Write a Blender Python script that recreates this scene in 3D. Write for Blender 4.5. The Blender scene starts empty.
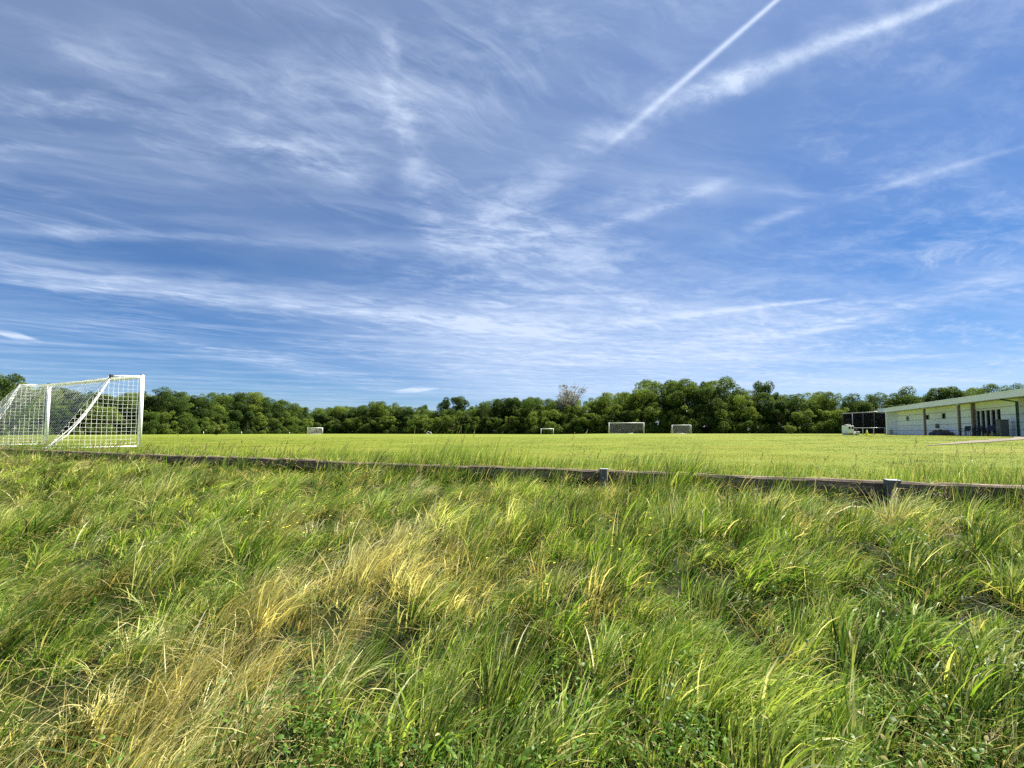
import bpy, bmesh, math, random
import numpy as np
from mathutils import Vector, Matrix

random.seed(7)
rng = np.random.default_rng(11)
S = bpy.context.scene
COL = S.collection
PI = math.pi

# ------------------------------------------------------------------ camera
F = 430.0                       # focal length in pixels of a 1024 px wide frame
CAMZ = 0.55                     # metres above the pitch
PITCH = math.radians(3.2)
PY0 = 432 - F * math.tan(PITCH)     # picture row of the optical axis (the photo is cropped a little high)
cam_d = bpy.data.cameras.new('camera')
cam = bpy.data.objects.new('camera', cam_d)
COL.objects.link(cam)
cam.location = (0, 0, CAMZ)
cam.rotation_euler = (PI / 2 + PITCH, 0, 0)
cam_d.sensor_width = 36
cam_d.lens = 36 * F / 1024
cam_d.shift_y = (PY0 - 384) / 1024
cam_d.clip_start = 0.02
cam_d.clip_end = 6000
S.camera = cam


def ray(px, py):
    a, b = (px - 512) / F, (PY0 - py) / F
    return np.array([a, math.cos(PITCH) - b * math.sin(PITCH), math.sin(PITCH) + b * math.cos(PITCH)])


# ------------------------------------------------------------------ noise
class VNoise:
    def __init__(self, seed):
        self.t = np.random.default_rng(seed).random((256, 256))

    def __call__(self, x, y):
        xi, yi = np.floor(x).astype(int), np.floor(y).astype(int)
        fx, fy = x - xi, y - yi
        fx = fx * fx * (3 - 2 * fx); fy = fy * fy * (3 - 2 * fy)
        t = self.t
        a, b = t[xi & 255, yi & 255], t[(xi + 1) & 255, yi & 255]
        c, d = t[xi & 255, (yi + 1) & 255], t[(xi + 1) & 255, (yi + 1) & 255]
        return (a + (b - a) * fx) * (1 - fy) + (c + (d - c) * fx) * fy

    def fbm(self, x, y, o=3):
        s = 0; w = 0.5; tot = 0
        for k in range(o):
            s = s + w * self(x * 2 ** k + 17.3 * k, y * 2 ** k + 5.1 * k); tot += w; w *= 0.5
        return s / tot


N1, N2, N3, N4, N5 = (VNoise(k) for k in (1, 2, 3, 4, 5))


def sstep(a, b, x):
    t = np.clip((x - a) / (b - a), 0, 1)
    return t * t * (3 - 2 * t)


# ------------------------------------------------------------------ layout of the place
RD = np.array([-0.914, 0.407])           # direction of the timber rail (to the left, away)
RN = np.array([0.407, 0.914])            # into the pitch
R0 = np.array([4.5, 4.0])                # a point of the rail


def sdist(x, y):                         # distance to the rail line, positive on the camera's side
    return -((x - R0[0]) * RN[0] + (y - R0[1]) * RN[1])


def ground_z(x, y):
    x = np.asarray(x, float); y = np.asarray(y, float)
    s = sdist(x, y)
    z = 0.22 * sstep(7, 26, x) * sstep(-2, -12, s)
    z = z + 0.05 * (N4.fbm(x * 0.23 + 40, y * 0.23 + 40, 2) - 0.5) * sstep(0.0, -3.0, s) * sstep(70, 30, y)
    z = z - 0.25 * sstep(-0.35, 0.45, s) - 0.52 * sstep(0.4, 5.6, s) - 0.12 * sstep(5.0, 12, s)
    z = z + 0.16 * (N5.fbm(x * 0.9 + 9, y * 0.9 + 9, 2) - 0.5) * sstep(0.2, 1.2, s)
    return z


def gz(x, y):
    return float(ground_z(x, y))


def on_bank(px, py, h=0.34):             # where a view ray meets the grass canopy of the bank
    d = ray(px, py)
    t = 0.5
    while t < 40:
        p = d * t
        if p[2] + CAMZ < gz(p[0], p[1]) + h:
            return p[:2], t
        t += 0.02
    return (d * 40)[:2], 40


# ------------------------------------------------------------------ materials
def new_mat(name):
    m = bpy.data.materials.new(name)
    m.use_nodes = True
    nt = m.node_tree
    nt.nodes.clear()
    out = nt.nodes.new('ShaderNodeOutputMaterial')
    return m, nt, out


def N(nt, typ, **kw):
    n = nt.nodes.new(typ)
    for k, v in kw.items():
        if k in ('inputs',):
            for kk, vv in v.items():
                n.inputs[kk].default_value = vv
        else:
            setattr(n, k, v)
    return n


def ramp(nt, fac, stops, interp='LINEAR'):
    r = nt.nodes.new('ShaderNodeValToRGB')
    e = r.color_ramp.elements
    while len(e) < len(stops):
        e.new(0.5)
    for el, (p, c) in zip(e, stops):
        el.position = p
        el.color = (c[0], c[1], c[2], 1)
    r.color_ramp.interpolation = interp
    nt.links.new(fac, r.inputs[0])
    return r.outputs[0]


def mixc(nt, fac, a, b, mode='MIX'):
    m = nt.nodes.new('ShaderNodeMix')
    m.data_type = 'RGBA'
    m.blend_type = mode
    for sock, v in ((m.inputs[0], fac), (m.inputs[6], a), (m.inputs[7], b)):
        if hasattr(v, 'is_linked'):
            nt.links.new(v, sock)
        elif isinstance(v, (int, float)):
            sock.default_value = v
        else:
            sock.default_value = (v[0], v[1], v[2], 1)
    return m.outputs[2]


def math_(nt, op, a, b=None, c=None, clamp=False):
    m = nt.nodes.new('ShaderNodeMath')
    m.operation = op
    m.use_clamp = clamp
    for i, v in enumerate((a, b, c)):
        if v is None:
            continue
        if hasattr(v, 'is_linked'):
            nt.links.new(v, m.inputs[i])
        else:
            m.inputs[i].default_value = v
    return m.outputs[0]


def simple_mat(name, color, rough=0.6, var=0.15, scale=3.0, spec=0.3, bump=0.0, metal=0.0, dirt=None):
    m, nt, out = new_mat(name)
    p = N(nt, 'ShaderNodeBsdfPrincipled')
    tc = N(nt, 'ShaderNodeTexCoord')
    no = N(nt, 'ShaderNodeTexNoise', inputs={'Scale': scale, 'Detail': 6.0, 'Roughness': 0.65})
    nt.links.new(tc.outputs['Object'], no.inputs['Vector'])
    a = [c * (1 - var) for c in color]; b = [min(1, c * (1 + var)) for c in color]
    c = ramp(nt, no.outputs[0], [(0.3, a), (0.7, b)])
    if dirt:
        n2 = N(nt, 'ShaderNodeTexNoise', inputs={'Scale': scale * 0.4, 'Detail': 8.0, 'Roughness': 0.7})
        nt.links.new(tc.outputs['Object'], n2.inputs['Vector'])
        f = math_(nt, 'MULTIPLY_ADD', n2.outputs[0], 4.0, -2.1, clamp=True)
        c = mixc(nt, math_(nt, 'MULTIPLY', f, 0.6), c, dirt)
    nt.links.new(c, p.inputs['Base Color'])
    p.inputs['Roughness'].default_value = rough
    p.inputs['Metallic'].default_value = metal
    p.inputs['Specular IOR Level'].default_value = spec
    if bump:
        bp = N(nt, 'ShaderNodeBump', inputs={'Strength': bump, 'Distance': 0.01})
        nt.links.new(no.outputs[0], bp.inputs['Height'])
        nt.links.new(bp.outputs[0], p.inputs['Normal'])
    nt.links.new(p.outputs[0], out.inputs[0])
    return m


def leaf_shader(nt, out, col, trans=0.45, rough=0.5, spec=0.25, tgain=(1.15, 1.1, 0.6)):
    p = N(nt, 'ShaderNodeBsdfPrincipled')
    p.inputs['Roughness'].default_value = rough
    p.inputs['Specular IOR Level'].default_value = spec
    nt.links.new(col, p.inputs['Base Color'])
    tr = N(nt, 'ShaderNodeBsdfTranslucent')
    tcol = mixc(nt, 1.0, col, tgain, 'MULTIPLY')
    nt.links.new(tcol, tr.inputs[0])
    mx = N(nt, 'ShaderNodeMixShader')
    mx.inputs[0].default_value = trans
    nt.links.new(p.outputs[0], mx.inputs[1])
    nt.links.new(tr.outputs[0], mx.inputs[2])
    nt.links.new(mx.outputs[0], out.inputs[0])


def blade_mat(name, greens, straws, trans=0.45, gloss=0.3):
    """colour of a blade: attribute r = how dry, g = its own random value, b = height along it"""
    m, nt, out = new_mat(name)
    at = N(nt, 'ShaderNodeAttribute', attribute_name='blade')
    sp = N(nt, 'ShaderNodeSeparateColor')
    nt.links.new(at.outputs['Color'], sp.inputs[0])
    g = ramp(nt, sp.outputs[1], greens)
    s = ramp(nt, sp.outputs[1], straws)
    c = mixc(nt, sp.outputs[0], g, s)
    leaf_shader(nt, out, c, trans, 0.42, gloss)
    return m


GREENS = [(0.0, (0.013, 0.042, 0.008)), (0.3, (0.044, 0.122, 0.012)), (0.6, (0.115, 0.245, 0.020)),
          (0.85, (0.235, 0.390, 0.036)), (1.0, (0.390, 0.490, 0.090))]
STRAWS = [(0.0, (0.40, 0.33, 0.12)), (0.4, (0.62, 0.54, 0.22)), (0.7, (0.74, 0.67, 0.34)), (1.0, (0.80, 0.75, 0.48))]
M_BLADE = blade_mat('meadow_blades', GREENS, STRAWS, 0.45, 0.10)
M_TURF = blade_mat('turf_blades', [(0.0, (0.064, 0.118, 0.014)), (0.4, (0.150, 0.195, 0.022)), (0.7, (0.240, 0.255, 0.032)), (1.0, (0.345, 0.315, 0.062))],
                   [(0.0, (0.30, 0.25, 0.10)), (1.0, (0.50, 0.45, 0.20))], 0.48, 0.15)
M_WEED = blade_mat('weed_leaves', [(0.0, (0.030, 0.075, 0.012)), (0.5, (0.070, 0.140, 0.018)), (1.0, (0.140, 0.220, 0.032))],
                   [(0.0, (0.2, 0.15, 0.06)), (1.0, (0.4, 0.34, 0.16))], 0.4, 0.12)
M_SEED = blade_mat('seed_heads', [(0.0, (0.16, 0.17, 0.07)), (1.0, (0.30, 0.27, 0.14))],
                   [(0.0, (0.28, 0.20, 0.12)), (1.0, (0.50, 0.42, 0.26))], 0.4, 0.15)


def ground_mat():
    m, nt, out = new_mat('ground')
    geo = N(nt, 'ShaderNodeNewGeometry')
    P = geo.outputs['Position']
    def noise(scale, detail=5.0, rough=0.6, stretch=None):
        n = N(nt, 'ShaderNodeTexNoise', inputs={'Scale': scale, 'Detail': detail, 'Roughness': rough})
        v = P
        if stretch:
            mp = N(nt, 'ShaderNodeMapping')
            mp.inputs['Rotation'].default_value = (0, 0, stretch[0])
            mp.inputs['Scale'].default_value = stretch[1]
            nt.links.new(P, mp.inputs[0]); v = mp.outputs[0]
        nt.links.new(v, n.inputs['Vector'])
        return n.outputs[0]
    fine = noise(9.0, 8.0, 0.75)
    mid = noise(0.55, 5.0, 0.6)
    big = noise(0.07, 4.0, 0.55)
    turf = ramp(nt, fine, [(0.25, (0.065, 0.100, 0.010)), (0.5, (0.120, 0.155, 0.015)), (0.75, (0.185, 0.205, 0.028))])
    turf = mixc(nt, math_(nt, 'MULTIPLY_ADD', mid, 2.2, -0.75, clamp=True), turf, (0.115, 0.142, 0.016))
    dryf = math_(nt, 'MULTIPLY', math_(nt, 'MULTIPLY_ADD', big, 4.0, -2.0, clamp=True), 0.5)
    turf = mixc(nt, dryf, turf, (0.210, 0.190, 0.050))
    # mowing bands run along the pitch
    wv = noise(0.16, 1.0, 0.5, (math.atan2(RN[1], RN[0]) * -1, (0.02, 1.0, 1.0)))
    turf = mixc(nt, math_(nt, 'MULTIPLY', math_(nt, 'MULTIPLY_ADD', wv, 6.0, -2.7, clamp=True), 0.35), turf, (0.110, 0.150, 0.020))
    soil = ramp(nt, fine, [(0.3, (0.010, 0.014, 0.005)), (0.7, (0.028, 0.030, 0.012))])  # near black: deep shade between tufts is put into the soil colour
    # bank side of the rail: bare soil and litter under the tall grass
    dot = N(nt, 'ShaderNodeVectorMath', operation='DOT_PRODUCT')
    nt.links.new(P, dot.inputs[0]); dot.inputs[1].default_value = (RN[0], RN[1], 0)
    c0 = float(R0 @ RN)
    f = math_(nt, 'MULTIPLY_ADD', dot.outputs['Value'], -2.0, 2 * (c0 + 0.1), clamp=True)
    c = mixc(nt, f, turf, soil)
    p = N(nt, 'ShaderNodeBsdfPrincipled', inputs={'Roughness': 0.9, 'Specular IOR Level': 0.1})
    nt.links.new(c, p.inputs['Base Color'])
    b = N(nt, 'ShaderNodeBump', inputs={'Strength': 0.8, 'Distance': 0.05})
    nt.links.new(fine, b.inputs['Height'])
    nt.links.new(b.outputs[0], p.inputs['Normal'])
    nt.links.new(p.outputs[0], out.inputs[0])
    return m


def crown_mat(name, stops, trans=0.35):
    m, nt, out = new_mat(name)
    at = N(nt, 'ShaderNodeAttribute', attribute_name='blade')
    sp = N(nt, 'ShaderNodeSeparateColor')
    nt.links.new(at.outputs['Color'], sp.inputs[0])
    oi = N(nt, 'ShaderNodeObjectInfo')
    v = math_(nt, 'ADD', math_(nt, 'MULTIPLY', sp.outputs[1], 0.55), math_(nt, 'MULTIPLY', oi.outputs['Random'], 0.45))
    c = ramp(nt, v, stops)
    leaf_shader(nt, out, c, trans, 0.75, 0.08)
    return m


M_CROWN = crown_mat('tree_leaves', [(0.0, (0.036, 0.066, 0.016)), (0.4, (0.082, 0.132, 0.026)), (0.75, (0.145, 0.205, 0.038)), (1.0, (0.22, 0.25, 0.06))], 0.42)
M_CROWN_D = crown_mat('dark_tree_leaves', [(0.0, (0.026, 0.050, 0.016)), (0.6, (0.062, 0.104, 0.026)), (1.0, (0.115, 0.165, 0.04))], 0.4)
M_CROWN_L = crown_mat('light_shrub_leaves', [(0.0, (0.10, 0.15, 0.03)), (0.5, (0.17, 0.22, 0.05)), (1.0, (0.26, 0.29, 0.09))])
M_CROWN_G = crown_mat('grey_leaves', [(0.0, (0.08, 0.10, 0.06)), (0.5, (0.13, 0.15, 0.10)), (1.0, (0.20, 0.21, 0.15))])
M_BARK = simple_mat('bark', (0.11, 0.085, 0.06), 0.9, 0.4, 4.0, 0.1, 0.6)
M_BARK_G = simple_mat('grey_bark', (0.34, 0.31, 0.27), 0.9, 0.3, 4.0, 0.1, 0.4)
M_WHITE = simple_mat('white_paint', (0.80, 0.80, 0.79), 0.35, 0.04, 2.0, 0.5, 0, 0, (0.55, 0.54, 0.47))
M_NET = simple_mat('net_cord', (0.78, 0.78, 0.76), 0.7, 0.05)
M_NETG = simple_mat('grey_net_cord', (0.33, 0.34, 0.36), 0.8, 0.05)
M_STEEL = simple_mat('galvanised', (0.42, 0.43, 0.44), 0.45, 0.12, 6.0, 0.5, 0, 0.4)
M_SKYLIT_TOP = simple_mat('skylit_post_top', (0.24, 0.25, 0.27), 0.6, 0.25, 9.0, 0.3, 0.3)  # lighter than the post: sky light on its top put into the colour
M_DARKMETAL = simple_mat('dark_metal', (0.05, 0.05, 0.055), 0.5, 0.2)
def net_mat():
    m, nt, out = new_mat('black_netting')
    d = N(nt, 'ShaderNodeBsdfDiffuse'); d.inputs[0].default_value = (0.016, 0.016, 0.020, 1)
    t = N(nt, 'ShaderNodeBsdfTransparent')
    mx = N(nt, 'ShaderNodeMixShader'); mx.inputs[0].default_value = 0.45
    nt.links.new(d.outputs[0], mx.inputs[1]); nt.links.new(t.outputs[0], mx.inputs[2]); nt.links.new(mx.outputs[0], out.inputs[0])
    return m


M_BLACKNET = net_mat()
M_WALL = simple_mat('white_blockwork', (0.86, 0.87, 0.94), 0.75, 0.05, 1.5, 0.2, 0.1, 0, (0.62, 0.62, 0.57))
M_JOINT = simple_mat('wall_joint', (0.28, 0.29, 0.30), 0.8, 0.1)
M_FASCIA = simple_mat('fascia_board', (0.82, 0.82, 0.92), 0.5, 0.06, 1.0, 0.4)
M_SOFFIT = simple_mat('soffit', (0.55, 0.54, 0.53), 0.8, 0.1)
M_ROOF = simple_mat('roof_felt', (0.22, 0.22, 0.22), 0.9, 0.2)
M_POSTBR = simple_mat('brown_post', (0.22, 0.17, 0.14), 0.6, 0.2)
M_GREEN = simple_mat('green_pipe', (0.03, 0.11, 0.08), 0.4, 0.1)
M_CABINET = simple_mat('cabinet', (0.10, 0.115, 0.11), 0.5, 0.15)
M_PLASTIC = simple_mat('dark_blue_plastic', (0.03, 0.035, 0.06), 0.45, 0.15)
M_TARP = simple_mat('dark_tarp', (0.03, 0.03, 0.035), 0.5, 0.3, 5.0, 0.3, 0.3)
M_YELLOW = simple_mat('yellow_plastic', (0.70, 0.66, 0.05), 0.5, 0.08)
M_PATH = simple_mat('path_gravel', (0.14, 0.125, 0.09), 0.95, 0.3, 2.5, 0.1, 0.4, 0, (0.26, 0.27, 0.14))
M_SLAB = simple_mat('concrete_paving', (0.52, 0.51, 0.48), 0.85, 0.12, 2.0, 0.2, 0.2)
M_PLINTH = simple_mat('plinth', (0.12, 0.12, 0.12), 0.9, 0.2)


def glass_mat():
    m, nt, out = new_mat('dark_glass')
    p = N(nt, 'ShaderNodeBsdfPrincipled', inputs={'Base Color': (0.012, 0.014, 0.018, 1), 'Roughness': 0.06, 'Specular IOR Level': 0.35})
    nt.links.new(p.outputs[0], out.inputs[0])
    return m


M_GLASS = glass_mat()


def timber_mat():
    m, nt, out = new_mat('weathered_timber')
    tc = N(nt, 'ShaderNodeTexCoord')
    mp = N(nt, 'ShaderNodeMapping'); mp.inputs['Scale'].default_value = (1.2, 22, 22)
    nt.links.new(tc.outputs['Object'], mp.inputs[0])
    g = N(nt, 'ShaderNodeTexNoise', inputs={'Scale': 1.6, 'Detail': 8.0, 'Roughness': 0.7, 'Distortion': 0.6})
    nt.links.new(mp.outputs[0], g.inputs['Vector'])
    b = N(nt, 'ShaderNodeTexNoise', inputs={'Scale': 2.2, 'Detail': 6.0, 'Roughness': 0.65})
    nt.links.new(tc.outputs['Object'], b.inputs['Vector'])
    c = ramp(nt, g.outputs[0], [(0.28, (0.045, 0.030, 0.020)), (0.5, (0.18, 0.135, 0.10)), (0.68, (0.33, 0.27, 0.21)), (0.8, (0.46, 0.41, 0.35))])
    c = mixc(nt, math_(nt, 'MULTIPLY_ADD', b.outputs[0], 4.0, -2.0, clamp=True), c, (0.09, 0.075, 0.055))
    p = N(nt, 'ShaderNodeBsdfPrincipled', inputs={'Roughness': 0.85, 'Specular IOR Level': 0.2})
    nt.links.new(c, p.inputs['Base Color'])
    bp = N(nt, 'ShaderNodeBump', inputs={'Strength': 0.9, 'Distance': 0.012})
    nt.links.new(g.outputs[0], bp.inputs['Height'])
    nt.links.new(bp.outputs[0], p.inputs['Normal'])
    nt.links.new(p.outputs[0], out.inputs[0])
    return m


M_TIMBER = timber_mat()
M_POST = simple_mat('grey_post', (0.13, 0.125, 0.11), 0.7, 0.2, 8.0, 0.3, 0.4)
M_POSTD = simple_mat('dark_post', (0.06, 0.06, 0.045), 0.9, 0.3, 8.0, 0.1, 0.4)

# ------------------------------------------------------------------ object helpers


def tag(o, label=None, cat=None, group=None, kind=None):
    if label: o['label'] = label
    if cat: o['category'] = cat
    if group: o['group'] = group
    if kind: o['kind'] = kind
    return o


def empty(name, loc=(0, 0, 0), rz=0.0, **kw):
    o = bpy.data.objects.new(name, None)
    COL.objects.link(o)
    o.location = loc
    o.rotation_euler = (0, 0, rz)
    o.empty_display_size = 0.2
    return tag(o, **kw)


def copy_tree(o, parent=None):
    c = o.copy()
    COL.objects.link(c)
    if parent is not None:
        c.parent = parent
    for ch in list(o.children):
        copy_tree(ch, c)
    return c


class MB:
    def __init__(self):
        self.bm = bmesh.new()

    def box(self, c, s, rot=None, bevel=0.0):
        m = Matrix.Translation(c) @ (rot.to_4x4() if rot is not None else Matrix.Identity(4)) @ Matrix.Diagonal((s[0], s[1], s[2], 1))
        r = bmesh.ops.create_cube(self.bm, size=1.0, matrix=m)
        if bevel:
            es = list({e for v in r['verts'] for e in v.link_edges})
            bmesh.ops.bevel(self.bm, geom=es, offset=bevel, segments=2, affect='EDGES', profile=0.6)
        return self

    def tube(self, pts, r, n=8, cap=True):
        pts = [Vector(p) for p in pts]
        rs = r if isinstance(r, (list, tuple)) else [r] * len(pts)
        rings = []
        up = None
        for i, p in enumerate(pts):
            d = (pts[min(i + 1, len(pts) - 1)] - pts[max(i - 1, 0)])
            if d.length < 1e-9: d = Vector((0, 0, 1))
            d.normalize()
            if up is None:
                up = d.orthogonal().normalized()
            else:
                up = (up - d * up.dot(d))
                up = up.normalized() if up.length > 1e-6 else d.orthogonal().normalized()
            sd = d.cross(up)
            rings.append([self.bm.verts.new(p + (up * math.cos(2 * PI * k / n) + sd * math.sin(2 * PI * k / n)) * rs[i]) for k in range(n)])
        for a, b in zip(rings, rings[1:]):
            for k in range(n):
                self.bm.faces.new((a[k], a[(k + 1) % n], b[(k + 1) % n], b[k]))
        if cap and n > 2:
            self.bm.faces.new(rings[0][::-1]); self.bm.faces.new(rings[-1])
        return self

    def poly(self, pts):
        self.bm.faces.new([self.bm.verts.new(p) for p in pts])
        return self

    def build(self, name, mat, parent=None, smooth=False, loc=None):
        bmesh.ops.recalc_face_normals(self.bm, faces=self.bm.faces[:])
        me = bpy.data.meshes.new(name)
        self.bm.to_mesh(me); self.bm.free()
        me.materials.append(mat)
        if smooth:
            me.polygons.foreach_set('use_smooth', [True] * len(me.polygons))
        o = bpy.data.objects.new(name, me)
        COL.objects.link(o)
        if parent is not None: o.parent = parent
        if loc is not None: o.location = loc
        return o


def np_mesh(name, verts, faces, mat, attr=None, parent=None, smooth=True):
    """verts (n,3), faces (m,k) all of one size, attr (n,3)"""
    me = bpy.data.meshes.new(name)
    nv, nf, k = len(verts), len(faces), faces.shape[1]
    me.vertices.add(nv)
    me.vertices.foreach_set('co', np.ascontiguousarray(verts, np.float32).ravel())
    me.loops.add(nf * k)
    me.loops.foreach_set('vertex_index', np.ascontiguousarray(faces, np.int32).ravel())
    me.polygons.add(nf)
    me.polygons.foreach_set('loop_start', np.arange(0, nf * k, k, dtype=np.int32))
    if smooth:
        me.polygons.foreach_set('use_smooth', np.ones(nf, bool))
    if attr is not None:
        a = me.attributes.new('blade', 'FLOAT_COLOR', 'POINT')
        col = np.ones((nv, 4), np.float32); col[:, :3] = attr
        a.data.foreach_set('color', col.ravel())
    me.update(calc_edges=True)
    me.materials.append(mat)
    o = bpy.data.objects.new(name, me)
    COL.objects.link(o)
    if parent is not None: o.parent = parent
    return o


# ------------------------------------------------------------------ ground sheet
def build_ground():
    a = np.concatenate([np.arange(-24, 24.01, 0.25)])
    far = 24 + np.cumsum(0.4 * 1.13 ** np.arange(60))
    far = far[far < 3500]
    xs = np.concatenate([-far[::-1], a, far])
    ys = np.concatenate([-far[far < 400][::-1], a, far])
    X, Y = np.meshgrid(xs, ys, indexing='ij')
    Z = ground_z(X, Y)
    v = np.stack([X, Y, Z], -1).reshape(-1, 3)
    nx, ny = len(xs), len(ys)
    i, j = np.meshgrid(np.arange(nx - 1), np.arange(ny - 1), indexing='ij')
    q = (i * ny + j).ravel()
    f = np.stack([q, q + ny, q + ny + 1, q + 1], 1)
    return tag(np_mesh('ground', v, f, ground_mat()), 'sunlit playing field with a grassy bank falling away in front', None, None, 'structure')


build_ground()

# gravel path that leads to the clubhouse
pp = np.array([[14.0, 14.6], [17.5, 16.6], [22, 19.3], [27.5, 23.0], [32.5, 27.2], [36.5, 31.5]])
tt = np.linspace(0, 1, 60)
pc = np.stack([np.interp(tt, np.linspace(0, 1, len(pp)), pp[:, k]) for k in (0, 1)], 1)
d = np.gradient(pc, axis=0); d /= np.linalg.norm(d, axis=1)[:, None]
nrm = np.stack([-d[:, 1], d[:, 0]], 1)
wid = 0.42 * sstep(0, 0.35, tt) + 0.1 + 0.12 * (N1(tt * 18, tt * 0) - 0.5)
vs = []
for k in np.linspace(-1, 1, 7):
    p = pc + nrm * (wid * k)[:, None]
    vs.append(np.column_stack([p, ground_z(p[:, 0], p[:, 1]) + 0.02]))
vs = np.stack(vs, 1)
q = (np.arange(59)[:, None] * 7 + np.arange(6)[None]).ravel()
tag(np_mesh('path', vs.reshape(-1, 3), np.stack([q, q + 1, q + 8, q + 7], 1), M_PATH),
    'pale gravel path leading over the grass to the clubhouse', None, None, 'structure')


# ------------------------------------------------------------------ grass
def blades(x, y, length, width, head, th0, th1, dry, rnd, K=4, twist=0.5, z=None, power=1.4):
    n = len(x)
    z = ground_z(x, y) - 0.01 if z is None else z
    t = np.linspace(0, 1, K + 1)
    theta = th0[:, None] + (th1 - th0)[:, None] * (t[None] ** power)
    ds = (length / K)[:, None]
    hz = np.zeros((n, K + 1)); vz = np.zeros((n, K + 1))
    mid = (theta[:, 1:] + theta[:, :-1]) / 2
    hz[:, 1:] = np.cumsum(np.sin(mid) * ds, 1)
    vz[:, 1:] = np.cumsum(np.cos(mid) * ds, 1)
    ch, sh = np.cos(head)[:, None], np.sin(head)[:, None]
    cx = x[:, None] + hz * ch; cy = y[:, None] + hz * sh; cz = z[:, None] + vz
    # side vector, rolled a little about the blade
    roll = rng.normal(0, twist, n)[:, None] + rng.normal(0, 0.6, n)[:, None] * t[None]
    cr, sr = np.cos(roll), np.sin(roll)
    nxh, nz = -np.cos(theta), np.sin(theta)               # blade normal in the bending plane
    sx = -sh * cr + nxh * ch * sr
    sy = ch * cr + nxh * sh * sr
    sz = nz * sr
    w = width[:, None] * np.maximum(0.5 * np.minimum(1, 0.55 + 1.6 * t) * (1 - t ** 2.2), 0.02)[None]
    A = np.stack([cx - sx * w, cy - sy * w, cz - sz * w], -1)
    B = np.stack([cx + sx * w, cy + sy * w, cz + sz * w], -1)
    v = np.stack([A, B], 2).reshape(-1, 3)                # n,(K+1),2
    base = (np.arange(n) * 2 * (K + 1))[:, None] + 2 * np.arange(K)[None]
    f = np.stack([base, base + 1, base + 3, base + 2], -1).reshape(-1, 4)
    att = np.zeros((n, K + 1, 2, 3), np.float32)
    att[..., 0] = np.clip(dry[:, None] + 0.25 * (dry[:, None] > 0.3) * t[None], 0, 1)[..., None]
    att[..., 1] = rnd[:, None, None]
    att[..., 2] = t[None, :, None]
    return v, f, att.reshape(-1, 3)


class Pile:
    def __init__(self): self.v, self.f, self.a, self.n = [], [], [], 0

    def add(self, v, f, a):
        self.v.append(v.astype(np.float32)); self.f.append((f + self.n).astype(np.int32)); self.a.append(a); self.n += len(v)

    def build(self, name, mat, smooth=True):
        return np_mesh(name, np.concatenate(self.v), np.concatenate(self.f), mat, np.concatenate(self.a), None, smooth)


# patches of straw and of lush growth, (pixel, pixel radius, strength) -> places on the bank
def patch_field(spec):
    out = []
    for px, py, r, k in spec:
        p, t = on_bank(px, py)
        out.append((p[0], p[1], r * t / F, r * t / F * 2.0, k))
    def f(x, y):
        s = np.zeros_like(x)
        for a, b, rx, ry, k in out:
            u, v = (x - a), (y - b)
            uu = (u * 0.8 + v * 0.6) / ry; vv = (-u * 0.6 + v * 0.8) / rx
            s = s + k * np.exp(-(uu * uu + vv * vv))
        return s
    return f


DRYP = patch_field([(235, 575, 50, 1.0), (110, 700, 70, 1.2), (180, 640, 50, 0.9), (60, 745, 70, 1.1), (290, 555, 45, 0.7), (250, 690, 55, 0.6), (380, 560, 55, 0.7), (330, 610, 40, 0.5), (20, 740, 60, 0.5),
                    (410, 510, 45, 0.5), (300, 500, 30, 0.35), (460, 560, 40, 0.35), (560, 560, 40, 0.25), (160, 640, 40, 0.45), (60, 560, 30, 0.2),
                    (700, 560, 30, 0.2), (840, 470, 60, 0.15), (520, 700, 30, 0.2)])
GAPP = patch_field([(410, 735, 34, 0.9), (180, 735, 22, 0.7), (275, 635, 20, 0.7), (20, 520, 18, 0.6), (735, 575, 26, 0.6), (880, 555, 28, 0.6),
                    (700, 720, 36, 0.7), (560, 610, 22, 0.5), (620, 680, 30, 0.5), (850, 640, 22, 0.4), (950, 740, 30, 0.5), (640, 540, 20, 0.5), (90, 620, 20, 0.5)])
LUSHP = patch_field([(740, 660, 90, 0.8), (900, 640, 90, 0.6), (560, 640, 60, 0.5), (980, 560, 70, 0.6), (620, 540, 70, 0.5), (760, 530, 80, 0.5),
                     (100, 520, 80, 0.4), (150, 570, 50, 0.4), (420, 650, 40, 0.4), (40, 620, 40, 0.3), (480, 500, 60, 0.4)])


def in_view(x, y, margin=2.0):
    return (y > -0.3) & (np.abs(x) < 1.25 * y + margin)


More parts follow.
